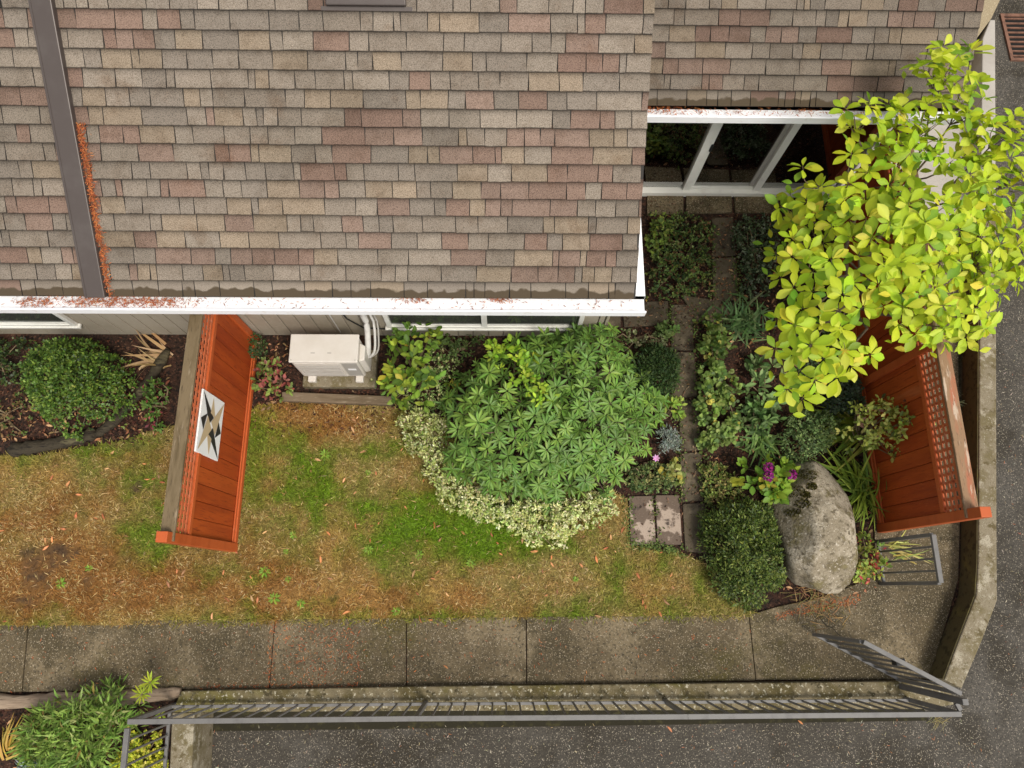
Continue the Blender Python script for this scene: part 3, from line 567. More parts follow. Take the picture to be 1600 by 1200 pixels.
# ================================================================ RAILINGS
def rail(t, p0, p1, zb, zt, nb, r=.05, bar=.018, posts=(), pw=.045):
    p0 = np.array([*p0[:2],0.]); p1 = np.array([*p1[:2],0.]); zz = lambda z: np.array([0,0,z])
    MB().bar(p0+zz(zt-.02),p1+zz(zt-.02),r,.04).build('top_rail','rail',t,.003); MB().bar(p0+zz(zb),p1+zz(zb),.032,.03).build('bottom_rail','rail',t,.002)
    for i in range(nb):
        p = p0+(p1-p0)*(i+1)/(nb+1); MB().bar(p+zz(zb+.015),p+zz(zt-.04),bar,bar).build('baluster','rail',t)
    for f in posts:
        p = p0+(p1-p0)*f; MB().bar(p+zz(.02),p+zz(zt-.041),pw,pw).build('post','rail',t,.003)
ZT, ZBR = 1.15, .19
e0 = at(199,1128,ZT); e1 = at(1503,1116,ZT)
rl = thing('metal_railing','grey steel railing along the low wall above the driveway','railing')
cuts = [e0, at(649,1123,ZT), at(1075,1120,ZT), e1]
for i in range(3): rail(rl, cuts[i], cuts[i+1], ZBR, ZT, 17, posts=((0,1) if i == 2 else (0,)))
rl2 = thing('metal_railing','short grey steel railing beside the yellow groundcover, running off the bottom edge','railing')
e2 = at(185,1260,ZT); dd = (e2-e0)/np.linalg.norm(e2-e0); rail(rl2, e0+dd*.06, e2, ZBR, ZT, 5)
gt = thing('garden_gate','grey steel bar gate standing open over the path','gate')
gf = at(1350,1003,1.34); gh = at(1503,1084,1.34)
rail(gt, gf, gh, .16, 1.34, 6, r=.045, bar=.02); 
for p in (gf,gh): MB().bar((p[0],p[1],.13),(p[0],p[1],1.299),.05,.035,up=(0,1,0)).build('stile','rail',gt,.003)
lp = gf+(gh-gf)*.45; MB().box(lp[0]-.05,lp[0]+.05,lp[1]-.02,lp[1]+.05,1.12,1.22).build('latch','black',gt,.01)
gp = thing('gate_post','short grey steel post and rail linking the railing to the gate','post')
gq = at(1509,1097,1.3); MB().box(gq[0]-.03,gq[0]+.03,gq[1]-.03,gq[1]+.03,-.1,1.3).build('post','rail',gp,.004)
ge = e1+(gq-e1)*.2; MB().bar((e1[0],e1[1]+.035,1.13),(gq[0],gq[1]-.031,1.13),.045,.04).build('link_rail','rail',gp,.003)
sp_ = thing('metal_railing','small grey steel railing panel between the boulder and the fence end','railing')
a0 = at(1381,912,.1); a1 = at(1372,846,.1); rail(sp_, a0, a1, .1, 1.28, 3, r=.05, bar=.022, posts=(0,1), pw=.04)

# ================================================================ HEAT PUMP
hp = thing('heat_pump','cream outdoor heat pump unit on a concrete pad against the siding','heat pump')
c0 = at(526,588,.17); hx0, hx1 = c0[0]-.43, c0[0]+.38; hy0 = c0[1]; hy1 = hy0+.34; hz0, hz1 = .17, .80
MB().box(hx0,hx1,hy0,hy1,hz0,hz1-.03).build('casing','cream',hp,.02)
MB().box(hx0-.012,hx1+.012,hy0-.012,hy1+.012,hz1-.029,hz1).build('top_panel','cream',hp,.012)
MB().box(hx0+.04,hx1-.22,hy0-.012,hy0-.001,hz0+.04,hz1-.07).build('fan_grille','cream',hp,.008)
MB().prism([(hx1-.20,hy0-.008),(hx1-.02,hy0-.008),(hx1-.02,hy0-.001),(hx1-.20,hy0-.001)],hz0+.06,hz1-.07).build('louvre_panel','grille',hp,.003)
MB().prism([(hx1+.001,hy0+.04),(hx1+.07,hy0+.06),(hx1+.07,hy0+.24),(hx1+.001,hy0+.28)],hz0+.05,hz1-.12).build('valve_cover','cream',hp,.01)
for xx in (489,563):
    p = at(xx,596,.1); MB().box(p[0]-.05,p[0]+.05,hy0-.07,hy0+.34,.10,.169).build('foot','cream',hp,.01)
for i in range(7): zz_ = hz0+.09+i*.06; MB().box(hx0+.07,hx1-.25,hy0-.018,hy0-.0125,zz_,zz_+.022).build('grille_slat','grille',hp)
MB().box(hx1-.16,hx1-.06,hy0-.0105,hy0-.0085,hz0+.30,hz0+.36).build('rating_plate','white',hp)
for xx in (hx0+.02,hx1-.02): MB().box(xx-.006,xx+.006,hy0+.01,hy0+.022,hz1+.0005,hz1+.003).build('screw','grille',hp)
for xx in (hx0+.25,hx0+.45): MB().box(xx,xx+.05,hy0+.1,hy0+.11,hz1+.0005,hz1+.003).build('scuff_mark','grille',hp)
pad = thing('concrete_pad','weathered concrete pad under the cream heat pump','slab')
pa = at(472,604,.1); pb_ = at(586,606,.1); MB().box(pa[0],pb_[0],pa[1],hy1+.05,-.05,.098).build('slab_block','edge_concrete',pad,.015)
ls = thing('pipe_run','pale lagged pipes curving from the wall down to the heat pump','pipes')
for k,(o,r,mt) in enumerate([(0,.038,'tape'),(.06,.016,'tape'),(.09,.011,'grille')]):
    px_ = hx1+.04+o*.5
    top = at(562,488,2.2); pts = [(top[0]+o*.6,YW-.05,2.3),(top[0]+o*.6,YW-.05,1.5),(px_+.02+o,YW-.05,1.0),(px_+.05+o,YW-.09,.75),(px_+.04+o,hy0+.22,.52),(px_,hy0+.18,.40)]
    P_ = []
    for i in range(len(pts)-1):
        for u in range(5): P_.append(tuple(np.array(pts[i])*(1-u/5)+np.array(pts[i+1])*u/5))
    P_.append(pts[-1])
    for _ in range(3): P_ = [P_[0]]+[tuple((np.array(P_[i-1])+2*np.array(P_[i])+np.array(P_[i+1]))/4) for i in range(1,len(P_)-1)]+[P_[-1]]
    MB().tube(P_,r,10).build('pipe',mt,ls,smooth=True)
cb = thing('cable','black cable clipped low along the grey siding','cable')
za = .18; A = at(520,492,1.2); 
MB().tube([(A[0],YW-.02,1.25),(A[0]+.05,YW-.02,.7),(A[0]+.2,YW-.02,.38),(at(650,520,.12)[0],YW-.02,.3)],.010,6).build('cord','black',cb,smooth=True)
MB().tube([(A[0]-.14,YW-.015,1.3),(A[0]-.14,YW-.015,.2)],.008,6).build('conduit','tape',cb)

# ================================================================ TIMBER, LOGS, BOULDER, DRAIN
s1 = thing('garden_sleeper','weathered timber sleeper edging the bed in front of the heat pump','timber')
a = at(440,619,.08); b = at(612,626,.08); MB().bar((a[0],a[1],.03),(b[0],b[1],.03),.12,.12).build('beam','sleeper',s1,.012)
def logobj(name, label, pts, r, mat, n=10, flat=.8, seed=0):
    t = thing(name,label,'log'); P_ = [np.array(p,float) for p in pts]; Q = []
    for i in range(len(P_)-1):
        for u in range(6): Q.append(P_[i]*(1-u/6)+P_[i+1]*u/6)
    Q.append(P_[-1])
    for _ in range(2): Q = [Q[0]]+[(Q[i-1]+2*Q[i]+Q[i+1])/4 for i in range(1,len(Q)-1)]+[Q[-1]]
    rr = [r*(.75+.5*float(vnoise(i*.9,seed,1,seed)))*(.55 if i in (0,len(Q)-1) else 1) for i in range(len(Q))]
    m = MB().tube(Q, rr, n); m.v = [(x+random.uniform(-1,1)*r*.09,y+random.uniform(-1,1)*r*.09,z*flat+random.uniform(-1,1)*r*.09) for x,y,z in m.v]
    m.build('wood', mat, t, smooth=True); return t
g3 = lambda px,py,z: tuple(at(px,py,z))
logobj('driftwood_log','long pale driftwood log edging the bed below the path, near the juniper',[g3(-60,1098,.05),g3(60,1096,.06),g3(130,1094,.06),g3(210,1090,.06),g3(282,1082,.05)],.085,'driftwood',seed=3)
logobj('bed_log','dark curved log around the round green bush',[g3(262,545,.08),g3(238,585,.09),g3(212,620,.10),g3(180,655,.09),g3(150,680,.07)],.065,'log',seed=5)
logobj('bed_log','flat mossy grey log at the lawn edge below the round bush',[g3(12,704,.05),g3(60,697,.07),g3(100,690,.08),g3(150,676,.06)],.085,'log',seed=8)
# boulder
import bmesh
def rock(name, label, cx, cy, zc, rad, rot, seed, mat='granite'):
    bm = bmesh.new(); bmesh.ops.create_icosphere(bm, subdivisions=5, radius=1)
    c = at(cx,cy,zc); V = np.array([v.co[:] for v in bm.verts]); d = V.copy(); V = np.sign(V)*np.abs(V)**np.array([.86,.86,1.0]); 
    s = 1+.16*(vnoise(d[:,0]*1.3+d[:,2],d[:,1]*1.3,1.2,seed)-.5)+.10*(vnoise(d[:,0]+3,d[:,1]-d[:,2],2.6,seed+1)-.5)+.05*(vnoise(d[:,0]*2,d[:,1]*2+d[:,2]*2,3.5,seed+2)-.5)+.02*(vnoise(d[:,0]*4+d[:,2],d[:,1]*4,4,seed+4)-.5)
    # planar breaks
    for nrm, k in [((.5,.6,.62),.80),((-.75,.15,.55),.84),((.1,-.75,.6),.90),((.9,-.1,.3),.9),((-.3,.85,.3),.86)]:
        nrm = np.array(nrm)/np.linalg.norm(nrm); dp = V@nrm; over = np.clip(dp*s-k,0,None); s = s-over*.85/np.maximum(dp,.2)
    # crack
    cr = np.abs((V[:,0]-.22)*.9+(V[:,1]-.55)*.35); s -= .035*np.exp(-(cr/.025)**2)*((V[:,1]>.0)&(V[:,2]>.2))
    V = V*s[:,None]*rad; ca, sa = math.cos(rot), math.sin(rot); V = np.column_stack([V[:,0]*ca-V[:,1]*sa, V[:,0]*sa+V[:,1]*ca, V[:,2]])+c
    me = bpy.data.meshes.new(name); bm.to_mesh(me); bm.free(); me.vertices.foreach_set('co', V.astype(np.float32).ravel()); me.polygons.foreach_set('use_smooth', np.ones(len(me.polygons),bool)); me.update(); me.materials.append(MT[mat])
    return me, V
bo = thing('boulder','big pale granite boulder with moss patches beside the path','rock')
me, BV = rock('stone','',1269,820,.20,np.array([.50,.78,.52]),.05,11); link('stone', me, bo)
for k,(mx_,my_,mr_) in enumerate([(1262,742,.10),(1243,768,.085),(1255,785,.07),(1240,800,.06),(1266,760,.06),(1232,735,.07),(1258,772,.05)]):
    px_ = pix(BV); i = np.argmin(np.linalg.norm(px_-[mx_,my_],axis=1)-BV[:,2]*30); p = BV[i]; n = 240
    th = rng.random(n)*6.283; rr = np.sqrt(rng.random(n))*mr_; Q = p+np.column_stack([np.cos(th)*rr,np.sin(th)*rr*.8,np.zeros(n)])
    # settle on the stone
    zz = np.array([BV[np.argmin((BV[:,0]-x)**2+(BV[:,1]-y)**2+np.where(BV[:,2]<.25,9,0))][2] for x,y,_ in Q]); Q[:,2] = zz-.004
    D = rng.normal(0,.7,(n,3)); D[:,2] = .5+rng.random(n); link('moss_patch', leafmesh('moss_patch',[scatter(t_dia(.9),Q,D,rng.normal(0,1,(n,3)),.022,pal(n,[(.075,.07,.014),(.05,.045,.012),(.11,.095,.02)]))],'leaf'), bo)
# drain grate
dr = thing('drain_grate','rusty iron drain grate in the asphalt','drain'); d0 = at(1582,92,ZD); d1 = at(1660,28,ZD)
MB().box(d0[0],d1[0],d0[1],d1[1],ZD-.0,ZD+.003).build('pit','pit',dr)
fr = .05; MB().box(d0[0]-fr,d0[0],d0[1]-fr,d1[1]+fr,ZD,ZD+.03).box(d1[0],d1[0]+fr,d0[1]-fr,d1[1]+fr,ZD,ZD+.03).box(d0[0],d1[0],d0[1]-fr,d0[1],ZD,ZD+.03).box(d0[0],d1[0],d1[1],d1[1]+fr,ZD,ZD+.03).build('frame','rust',dr)
nb = 9
for i in range(nb): yy = d0[1]+(d1[1]-d0[1])*(i+.5)/nb; MB().box(d0[0],d1[0],yy-.011,yy+.011,ZD+.004,ZD+.026).build('bar','rust',dr)

# ================================================================ PLANTS
GR = [(.085,.17,.03),(.06,.13,.022),(.12,.21,.035),(.045,.10,.02)]
# ---- rhododendron: whorls of narrow leaves
rh = thing('rhododendron_shrub','large green rhododendron with whorled leaves in the middle of the garden','shrub')
RP = [(700,640),(690,690),(712,740),(770,765),(830,775),(900,765),(955,755),(985,720),(1020,690),(1030,640),(1040,612),(1002,590),(985,548),(965,515),(930,500),(880,512),(830,520),(790,535),(760,555),(725,570),(720,600)]
RW = pxpoly(RP,.6); Q = sample(RW, 299, .117, 90); Q = Q[(vnoise(Q[:,0],Q[:,1],3.3,21) > .10)]; d = edgedist(RW,Q); dm = d.max()*.85; hh = np.sqrt(np.clip(1-(1-np.clip(d/dm,0,1))**2,0,1))
Q = Q+rng.normal(0,.035,Q.shape)*(1-hh)[:,None]*1.5; Z = .25+.85*hh*(.74+.46*fbm(Q[:,0],Q[:,1],2.6,5)); cR = Q.mean(0)
RC = [[(0.136,0.238,0.040),(0.116,0.213,0.036)],[(0.100,0.184,0.032),(0.088,0.164,0.029)],[(0.184,0.287,0.050),(0.152,0.254,0.043)],[(0.124,0.226,0.043),(0.108,0.201,0.040)],[(0.080,0.148,0.025),(0.088,0.164,0.029)],[(0.264,0.361,0.029),(0.200,0.312,0.025)]]
def whorl(n, L, cols, elev, wd=.27, T=None):
    th = np.arange(n)*6.2832/n+rng.normal(0,.12,n); e = elev+rng.normal(0,.14,n); D = np.column_stack([np.cos(th)*np.cos(e),np.sin(th)*np.cos(e),np.sin(e)])
    return scatter(T or t_oval(wd,.05,.16), D*.012, D, np.tile([0,0,1.],(n,1))+rng.normal(0,.12,(n,3)), L*(.78+.35*rng.random(n)), pal(n,cols,None,.08))
RM = []
for k in range(12):
    cols = RC[[0,1,2,3,4,0,1,3,2,4,0,5][k]]; pr = [whorl(random.randint(10,13), .140, cols, .16)]
    if k%2: pr.append(whorl(4,.075,[tuple(1.15*q for q in c) for c in cols],.7))
    RM.append(leafmesh('leaf_whorl', pr, 'gloss'))
def place(name, me, p, nrm, parent, sc=1.0, spin=None):
    o = link(name, me, parent); z = Vector(nrm).normalized(); q = z.to_track_quat('Z','Y').to_matrix() @ Matrix.Rotation(random.random()*6.28 if spin is None else spin,3,'Z')
    o.matrix_local = Matrix.Translation(Vector(p)) @ (q*sc).to_4x4(); return o
for i in range(len(Q)):
    nrm = np.array([*((Q[i]-cR)*.38), 1.0])+rng.normal(0,.3,3)
    lime = (-.30 < Q[i][0]-at(800,560,.8)[0] < .25) and abs(Q[i][1]-at(800,580,.8)[1]) < .35 and random.random() < .22
    place('leaf_whorl', RM[11] if lime else random.choice(RM[:11]), (Q[i][0],Q[i][1],Z[i]+random.uniform(-.07,.05)), nrm, rh, random.choice([.62,.75,.85,.92,1.0])*random.uniform(.93,1.07))
nl = 300; I = rng.integers(0,len(Q),nl); Pf = np.column_stack([Q[I]+rng.normal(0,.07,(nl,2)), Z[I]*rng.uniform(.45,.88,nl)]); th = rng.random(nl)*6.28
pr = [scatter(t_oval(.27,.05,.16), np.repeat(Pf,6,0), (Dq:=np.column_stack([np.cos(np.repeat(th,6)+np.tile(np.arange(6)*1.047,nl)),np.sin(np.repeat(th,6)+np.tile(np.arange(6)*1.047,nl)),rng.normal(.1,.2,nl*6)])), np.tile([0,0,1.],(nl*6,1))+rng.normal(0,.2,(nl*6,3)), .13*(.8+.3*rng.random(nl*6)), pal(nl*6,[c for r in RC[:5] for c in r],None,.12))]
tag(link('lower_foliage', leafmesh('lower_foliage', pr, 'gloss'), rh), kind='stuff')
mb = MB(); idx = rng.choice(len(Q),60,replace=False); stems(mb,(cR[0],cR[1],0),np.column_stack([Q[idx],Z[idx]-.03]),.022,.007,.1); mb.build('branches','bark',rh)

# ---- magnolia-like tree with big lime leaves
tree = thing('magnolia_tree','tall tree with large yellow-green leaves at the fence and driveway','tree')
CP = [(1478,62),(1522,72),(1538,140),(1545,185),(1590,175),(1600,215),(1640,260),(1640,420),(1600,450),(1562,470),(1545,515),(1495,545),(1450,538),(1405,520),(1380,548),(1345,575),(1300,612),(1258,628),(1222,610),(1228,572),(1196,540),(1200,505),(1238,478),(1210,440),(1206,392),(1240,355),(1216,325),(1238,262),(1292,240),(1322,225),(1316,168),(1345,148),(1405,160),(1428,120),(1452,85)]
HOLES = [[(1262,190),(1318,195),(1330,250),(1290,290),(1262,250)],[(1318,500),(1372,470),(1420,520),(1378,600),(1340,600)],[(1400,150),(1450,95),(1462,150),(1430,172)],[(1470,180),(1508,190),(1510,230),(1470,240)],[(1430,245),(1490,265),(1500,320),(1440,310)]]
tips = []; tp = []
for _ in range(9000):
    p = np.array([random.uniform(1180,1650), random.uniform(50,640)])
    if not inside(CP,p[None])[0] or any(inside(h,p[None])[0] and random.random()<.985 for h in HOLES): continue
    if all(np.hypot(*(p-q))>(25.5 if p[0]<1400 else 19.5) for q in tp): tp.append(p)
tp = np.array(tp); dpe = edgedist(CP,tp)
tb = at(1268,520,0); 
for p, d in zip(tp, dpe):
    z = 2.0+1.0*math.sqrt(min(1,d/130))+random.uniform(-.22,.25)
    if p[1] < 300: z = max(z, 2.55+.75*(300-p[1])/240+random.uniform(0,.25))
    if p[0] > 1500: z = max(z, 2.2)
    tips.append(at(p[0],p[1],z))
tips = np.array(tips)
LC = [(.46,.55,.026),(.39,.51,.024),(.53,.60,.036),(.31,.44,.026),(.59,.63,.075),(.19,.33,.026),(.64,.58,.06)]; LWt = [3,3,2.2,2.2,1,1.2,.35]
LM = [leafmesh('leaf',[scatter(t_obov(.49+.05*(k%3),.07,.02+.09*(k%4)),np.zeros((1,3)),np.array([[0,1.,0]]),np.array([[0,0,1.]]),1.0,np.array([LC[k%7]])*(1+.06*((k//7)-.5)))],'thin') for k in range(14)]
LMw = [LWt[k%7] for k in range(14)]
rec = []; cT = tips.mean(0)
for t in tips:
    n = random.randint(7,10); a0_ = random.random()*6.28; nrm = unit(np.array([*((t-cT)[:2]*.35),1.0])+rng.normal(0,.28,3)); x_ = unit(np.cross(nrm,[.3,.9,.1])); y_ = np.cross(nrm,x_)
    for k in range(n):
        a_ = a0_+k*6.2832/n+random.uniform(-.25,.25); e = random.uniform(-.12,.32) if k%3 else random.uniform(.35,.9)
        D = (x_*math.cos(a_)+y_*math.sin(a_))*math.cos(e)+nrm*math.sin(e); D = D+np.array([0,0,-.08])
        U = unit(nrm+rng.normal(0,.25,3)); Lf = random.uniform(.125,.205)*(1 if k%3 else .7); rec.append((t+D*.02-nrm*random.uniform(0,.05),unit(D),U,Lf))
order = sorted(range(len(rec)), key=lambda i: -rec[i][0][2]-(0 if 1180<pix(rec[i][0])[0][0]<1590 else -9)); top = set(order[:300])
for i in order[:300]:
    p,D,U,Lf = rec[i]; S = unit(np.cross(D,U)); U2 = np.cross(S,D); o = link('leaf', random.choices(LM,LMw)[0], tree)
    o.matrix_local = Matrix([[S[r]*Lf,D[r]*Lf,U2[r]*Lf,p[r]] for r in range(3)]+[[0,0,0,1]])
rs = [rec[i] for i in order[300:]]; n = len(rs)
# extra leaves along the twigs lower in the crown
ex = tips[rng.integers(0,len(tips),260)]+rng.normal(0,.11,(260,3))-[0,0,.22]
P = np.concatenate([np.array([r[0] for r in rs]), ex]); D = np.concatenate([np.array([r[1] for r in rs]), unit(rng.normal(0,1,(260,3))*[1,1,.3])]); U = np.concatenate([np.array([r[2] for r in rs]), np.tile([0,0,1.],(260,1))+rng.normal(0,.3,(260,3))]); Lf = np.concatenate([np.array([r[3] for r in rs]), rng.uniform(.09,.15,260)])
tag(link('crown', leafmesh('crown',[scatter(t_obov(.53,.07,.14),P,D,U,Lf,pal(len(P),LC,LWt,.06))],'thin'), tree), kind='stuff')
fk = np.array([tb[0]+.06,tb[1]+.05,.95]); hubs = []
MB().tube([(tb[0],tb[1],-.05),(tb[0]+.02,tb[1]+.01,.45),tuple(fk)],[.06,.045,.036],8).build('trunk','bark',tree,smooth=True)
for k in range(9):
    j = rng.integers(0,len(tips)); best = tips[[int(np.argmin(np.linalg.norm(tips[:,:2]-(cT[:2]+np.array([math.cos(k*.698),math.sin(k*.698)])*[.9,1.2]),axis=1)))][0]] if k < 8 else cT
    h_ = fk+(best-fk)*.62+[0,0,.12]; hubs.append(h_); m_ = (fk+h_)/2+rng.normal(0,.05,3)-[0,0,.08]
    MB().tube([tuple(fk),tuple(m_),tuple(h_)],[.028,.021,.013],7).build('limb','bark',tree,smooth=True)
mb = MB(); hubs = np.array(hubs); cen_ = [tips[0]]
while len(cen_) < 34: cen_.append(tips[np.argmax(np.min([np.linalg.norm(tips-c_,axis=1) for c_ in cen_],axis=0))])
own = np.argmin([np.linalg.norm(tips-c_,axis=1) for c_ in cen_],axis=0)
for k in range(len(cen_)):
    grp = tips[own==k]; h_ = hubs[np.argmin(np.linalg.norm(hubs-cen_[k],axis=1))]; sb_ = grp.mean(0)*.82+h_*.18-[0,0,.12]
    m_ = (h_+sb_)/2+rng.normal(0,.05,3)-[0,0,.04]; mb.tube([tuple(h_),tuple(m_),tuple(sb_)],[.012,.010,.007],6)
    for t in grp: m_ = (sb_+t)/2+rng.normal(0,.03,3); mb.tube([tuple(sb_),tuple(m_),tuple(t)],[.006,.0045,.003],5)
mb.build('twigs','bark',tree)

# ---- shrubs
VAR = [(.66,.66,.30),(.52,.56,.20),(.74,.72,.42),(.24,.32,.07),(.38,.45,.13)]
shrub('variegated_shrub','cream-and-green variegated groundcover skirting the rhododendron','shrub',[(612,648),(655,636),(705,650),(705,700),(730,750),(790,775),(880,778),(948,750),(968,795),(948,822),(905,828),(885,852),(838,860),(796,832),(730,812),(690,790),(672,750),(640,705)],.02,.42,10500,SM,.036,VAR,[3,3,2,1.5,2],'leaf',fill=.7,zpoly=.15,nst=30)
shrub('variegated_shrub','loose variegated sprigs between the yellow-leaved shrub and rhododendron','shrub',[(640,570),(665,535),(700,540),(720,560),(730,600),(700,640),(650,645),(590,605),(560,605),(580,592),(620,600)],.02,.30,1900,SM,.034,[(.30,.38,.12),(.50,.52,.24),(.16,.24,.06),(.10,.17,.04)],None,'leaf',fill=.8,zpoly=.12)
BX = [(.095,.165,.024),(.065,.125,.018),(.14,.215,.03),(.04,.085,.016),(.19,.26,.045)]
shrub('round_bush','round glossy green bush beside the dark curved log','shrub',ell(118,601,80,78,22,.07),.05,.95,11000,t_dia(.6),.036,BX,[3,3,2,2,1],'gloss',fill=.55,zpoly=.45,nst=40,power=.6,clump=6)
shrub('ground_ivy','dark small-leaved ivy under the window at the left edge','plant',[(-60,528),(60,530),(38,560),(20,600),(10,612),(-60,620)],.02,.35,2000,t_dia(.8),.035,[(.035,.06,.018),(.05,.085,.022),(.09,.12,.03),(.025,.04,.014)],None,'gloss',fill=.8)
HE = [(.06,.095,.018),(.095,.135,.024),(.04,.065,.015),(.19,.23,.05),(.12,.165,.028)]
shrub('low_conifer','dense dark fine-leaved mound beside the boulder','shrub',[(1098,800),(1120,785),(1160,778),(1200,775),(1212,810),(1222,860),(1228,905),(1205,935),(1180,955),(1150,945),(1120,920),(1102,880),(1095,840)],.02,.55,15000,t_dia(.36),.042,HE,[3,3,2,2,2],'gloss',fill=.6,tilt=.6,zpoly=.2,nst=25,clump=5)
shrub('yew_bush','small dark mound of fine leaves next to the stepping stones','shrub',ell(1022,583,42,42,16,.08),.02,.42,4200,t_dia(.26),.05,[(.045,.085,.025),(.03,.06,.018),(.07,.115,.03)],None,'leaf',fill=.6,tilt=.6,zpoly=.15)
HY = [(.19,.31,.035),(.14,.25,.03),(.26,.36,.04),(.45,.42,.05)]
shrub('yellow_leaved_shrub','leggy shrub with yellow-green leaves right of the heat pump','shrub',[(590,600),(612,560),(600,540),(625,515),(660,505),(690,520),(690,560),(665,580),(700,590),(690,620),(655,640),(620,628)],.12,.85,360,t_oval(.6,.06,.12),.10,[(.12,.21,.03),(.19,.29,.035),(.30,.37,.045),(.5,.42,.06),(.09,.16,.03)],[3,3,2,.8,2],'thin',fill=.5,zpoly=.45,nst=22)
hyd = shrub('hydrangea','small hydrangea with purple flower heads behind the boulder','plant',ell(1200,746,44,38,16,.08),.08,.55,230,t_oval(.62,.06,.12),.105,HY,[3,2,2,.6],'thin',fill=.5,zpoly=.35,nst=12)
for (x,y) in [(1201,731),(1201,745),(1237,742)]:
    p = at(x,y,.60); n = 80; d = unit(rng.normal(0,1,(n,3))+[0,0,.4]); link('flower_head', leafmesh('flower_head',[scatter(t_dia(.9),p+d*.042,d+rng.normal(0,.6,(n,3)),d,.034,pal(n,[(.30,.02,.17),(.40,.03,.25),(.20,.02,.18)]))],'petal'), hyd)
shrub('spotted_shrub','open shrub with small two-tone leaves in front of the right fence','shrub',[(1332,640),(1350,615),(1385,622),(1420,600),(1435,625),(1420,640),(1455,655),(1460,685),(1430,690),(1415,715),(1400,700),(1360,705),(1345,680),(1325,670)],.35,1.05,820,t_oval(.5,.05,.1),.062,[(.36,.40,.08),(.25,.31,.06),(.46,.46,.13),(.13,.16,.05),(.15,.08,.05)],[3,3,2,1.5,.8],'thin',fill=.5,zpoly=.85,nst=30,clump=6)
shrub('red_tipped_shrub','small lime shrub with red tips beside the boulder and railing panel','shrub',[(1335,835),(1358,830),(1370,855),(1385,880),(1370,905),(1340,908),(1325,890),(1340,870)],.05,.50,420,t_oval(.5,.05,.1),.055,[(.30,.38,.06),(.40,.42,.09),(.18,.26,.05),(.45,.10,.07),(.36,.05,.05)],[4,3,2,1,.7],'thin',fill=.7,zpoly=.25)
shrub('pink_sedum','reddish-pink flower clumps among green leaves at the fence foot, left of the heat pump','plant',[(395,600),(405,570),(425,555),(445,570),(458,595),(445,620),(410,625)],.03,.40,260,t_oval(.6,.05,.1),.06,[(.20,.26,.06),(.30,.09,.075),(.14,.20,.05),(.36,.13,.10)],[3,2,2,1.6],'thin',fill=.7,zpoly=.2)
shrub('dark_tuft','small dark green tuft against the siding beside the fence','plant',ell(400,543,16,20),.02,.3,500,t_dia(.4),.04,[(.04,.075,.025),(.06,.10,.03)],None,'leaf',fill=.7)
shrub('pink_sedum','pink-flowered sedum at the left side of the fence, over the lawn edge','plant',[(228,615),(250,590),(268,585),(262,640),(258,675),(238,668),(232,640)],.03,.35,300,t_oval(.5,.05,.1),.055,[(.10,.19,.035),(.15,.24,.05),(.40,.10,.11),(.07,.13,.03)],[4,3,1.2,2],'thin',fill=.7,zpoly=.15)
IV = [(.11,.17,.045),(.07,.115,.035),(.16,.22,.06),(.22,.28,.09),(.04,.07,.025)]
shrub('groundcover','mixed small-leaved groundcover in the corner below the white rake edge','plant',[(1012,335),(1060,328),(1110,345),(1125,365),(1112,400),(1105,440),(1080,462),(1040,472),(1012,465)],.01,.22,4200,t_dia(.75),.034,IV+[(.16,.22,.04),(.20,.11,.05)],None,'leaf',fill=.9,power=.35)
shrub('groundcover','dark silvery groundcover between the stepping stones and the tree','plant',[(1140,345),(1180,330),(1225,345),(1215,400),(1205,460),(1160,462),(1150,400)],.01,.22,2800,t_dia(.75),.034,[(.06,.09,.04),(.095,.135,.06),(.17,.20,.13),(.04,.06,.028)],None,'leaf',fill=.9,power=.35)
def strap(name, label, cx, cy, n, L, wd, cols, z=.05, spread=(0,6.283), sp=.12, up=.55, curl=.45, cat='plant', mat='leaf'):
    t = thing(name,label,cat); p = at(cx,cy,0); th = rng.uniform(*spread,n); e = rng.normal(up,.28,n)
    P = np.column_stack([p[0]+rng.normal(0,sp,n),p[1]+rng.normal(0,sp,n),np.full(n,.01)]); D = np.column_stack([np.cos(th)*np.cos(e),np.sin(th)*np.cos(e),np.sin(e)])
    link('leaves', leafmesh('leaves',[scatter(t_blade(wd,curl,6),P,D,np.tile([0,0,1.],(n,1))+rng.normal(0,.25,(n,3)),L*(.6+.6*rng.random(n)),pal(n,cols))],mat), t); return t
strap('lance_leaf_plant','clump of long dark lance leaves left of the tree',1165,500,130,.26,.13,[(.10,.18,.06),(.14,.23,.085),(.07,.13,.045),(.19,.28,.11)],sp=.13,up=.7)
strap('lance_leaf_plant','arching lance-leaved clump just above the purple hydrangea',1186,692,70,.27,.11,[(.15,.25,.06),(.21,.31,.09),(.10,.17,.05)],sp=.09,up=.6)
strap('strap_leaf_plant','long yellow-green strap leaves fanning left above the boulder',1345,665,95,.58,.06,[(.24,.34,.04),(.32,.40,.05),(.17,.27,.04),(.40,.38,.09)],spread=(2.6,4.2),sp=.10,up=.38,curl=.25)
strap('strap_leaf_plant','green strap leaves between the boulder and the right fence',1345,762,130,.50,.06,[(.20,.29,.035),(.28,.37,.05),(.14,.22,.035)],spread=(1.6,4.9),sp=.13,up=.8)
shrub('small_leaf_shrub','grey-green small-leaved shrub above the boulder','shrub',[(1205,665),(1235,645),(1280,640),(1315,655),(1300,690),(1290,715),(1255,725),(1230,712),(1225,690)],.03,.45,3600,t_dia(.55),.032,[(.15,.22,.07),(.10,.16,.05),(.22,.30,.11),(.06,.10,.035)],None,'leaf',fill=.75,zpoly=.2)
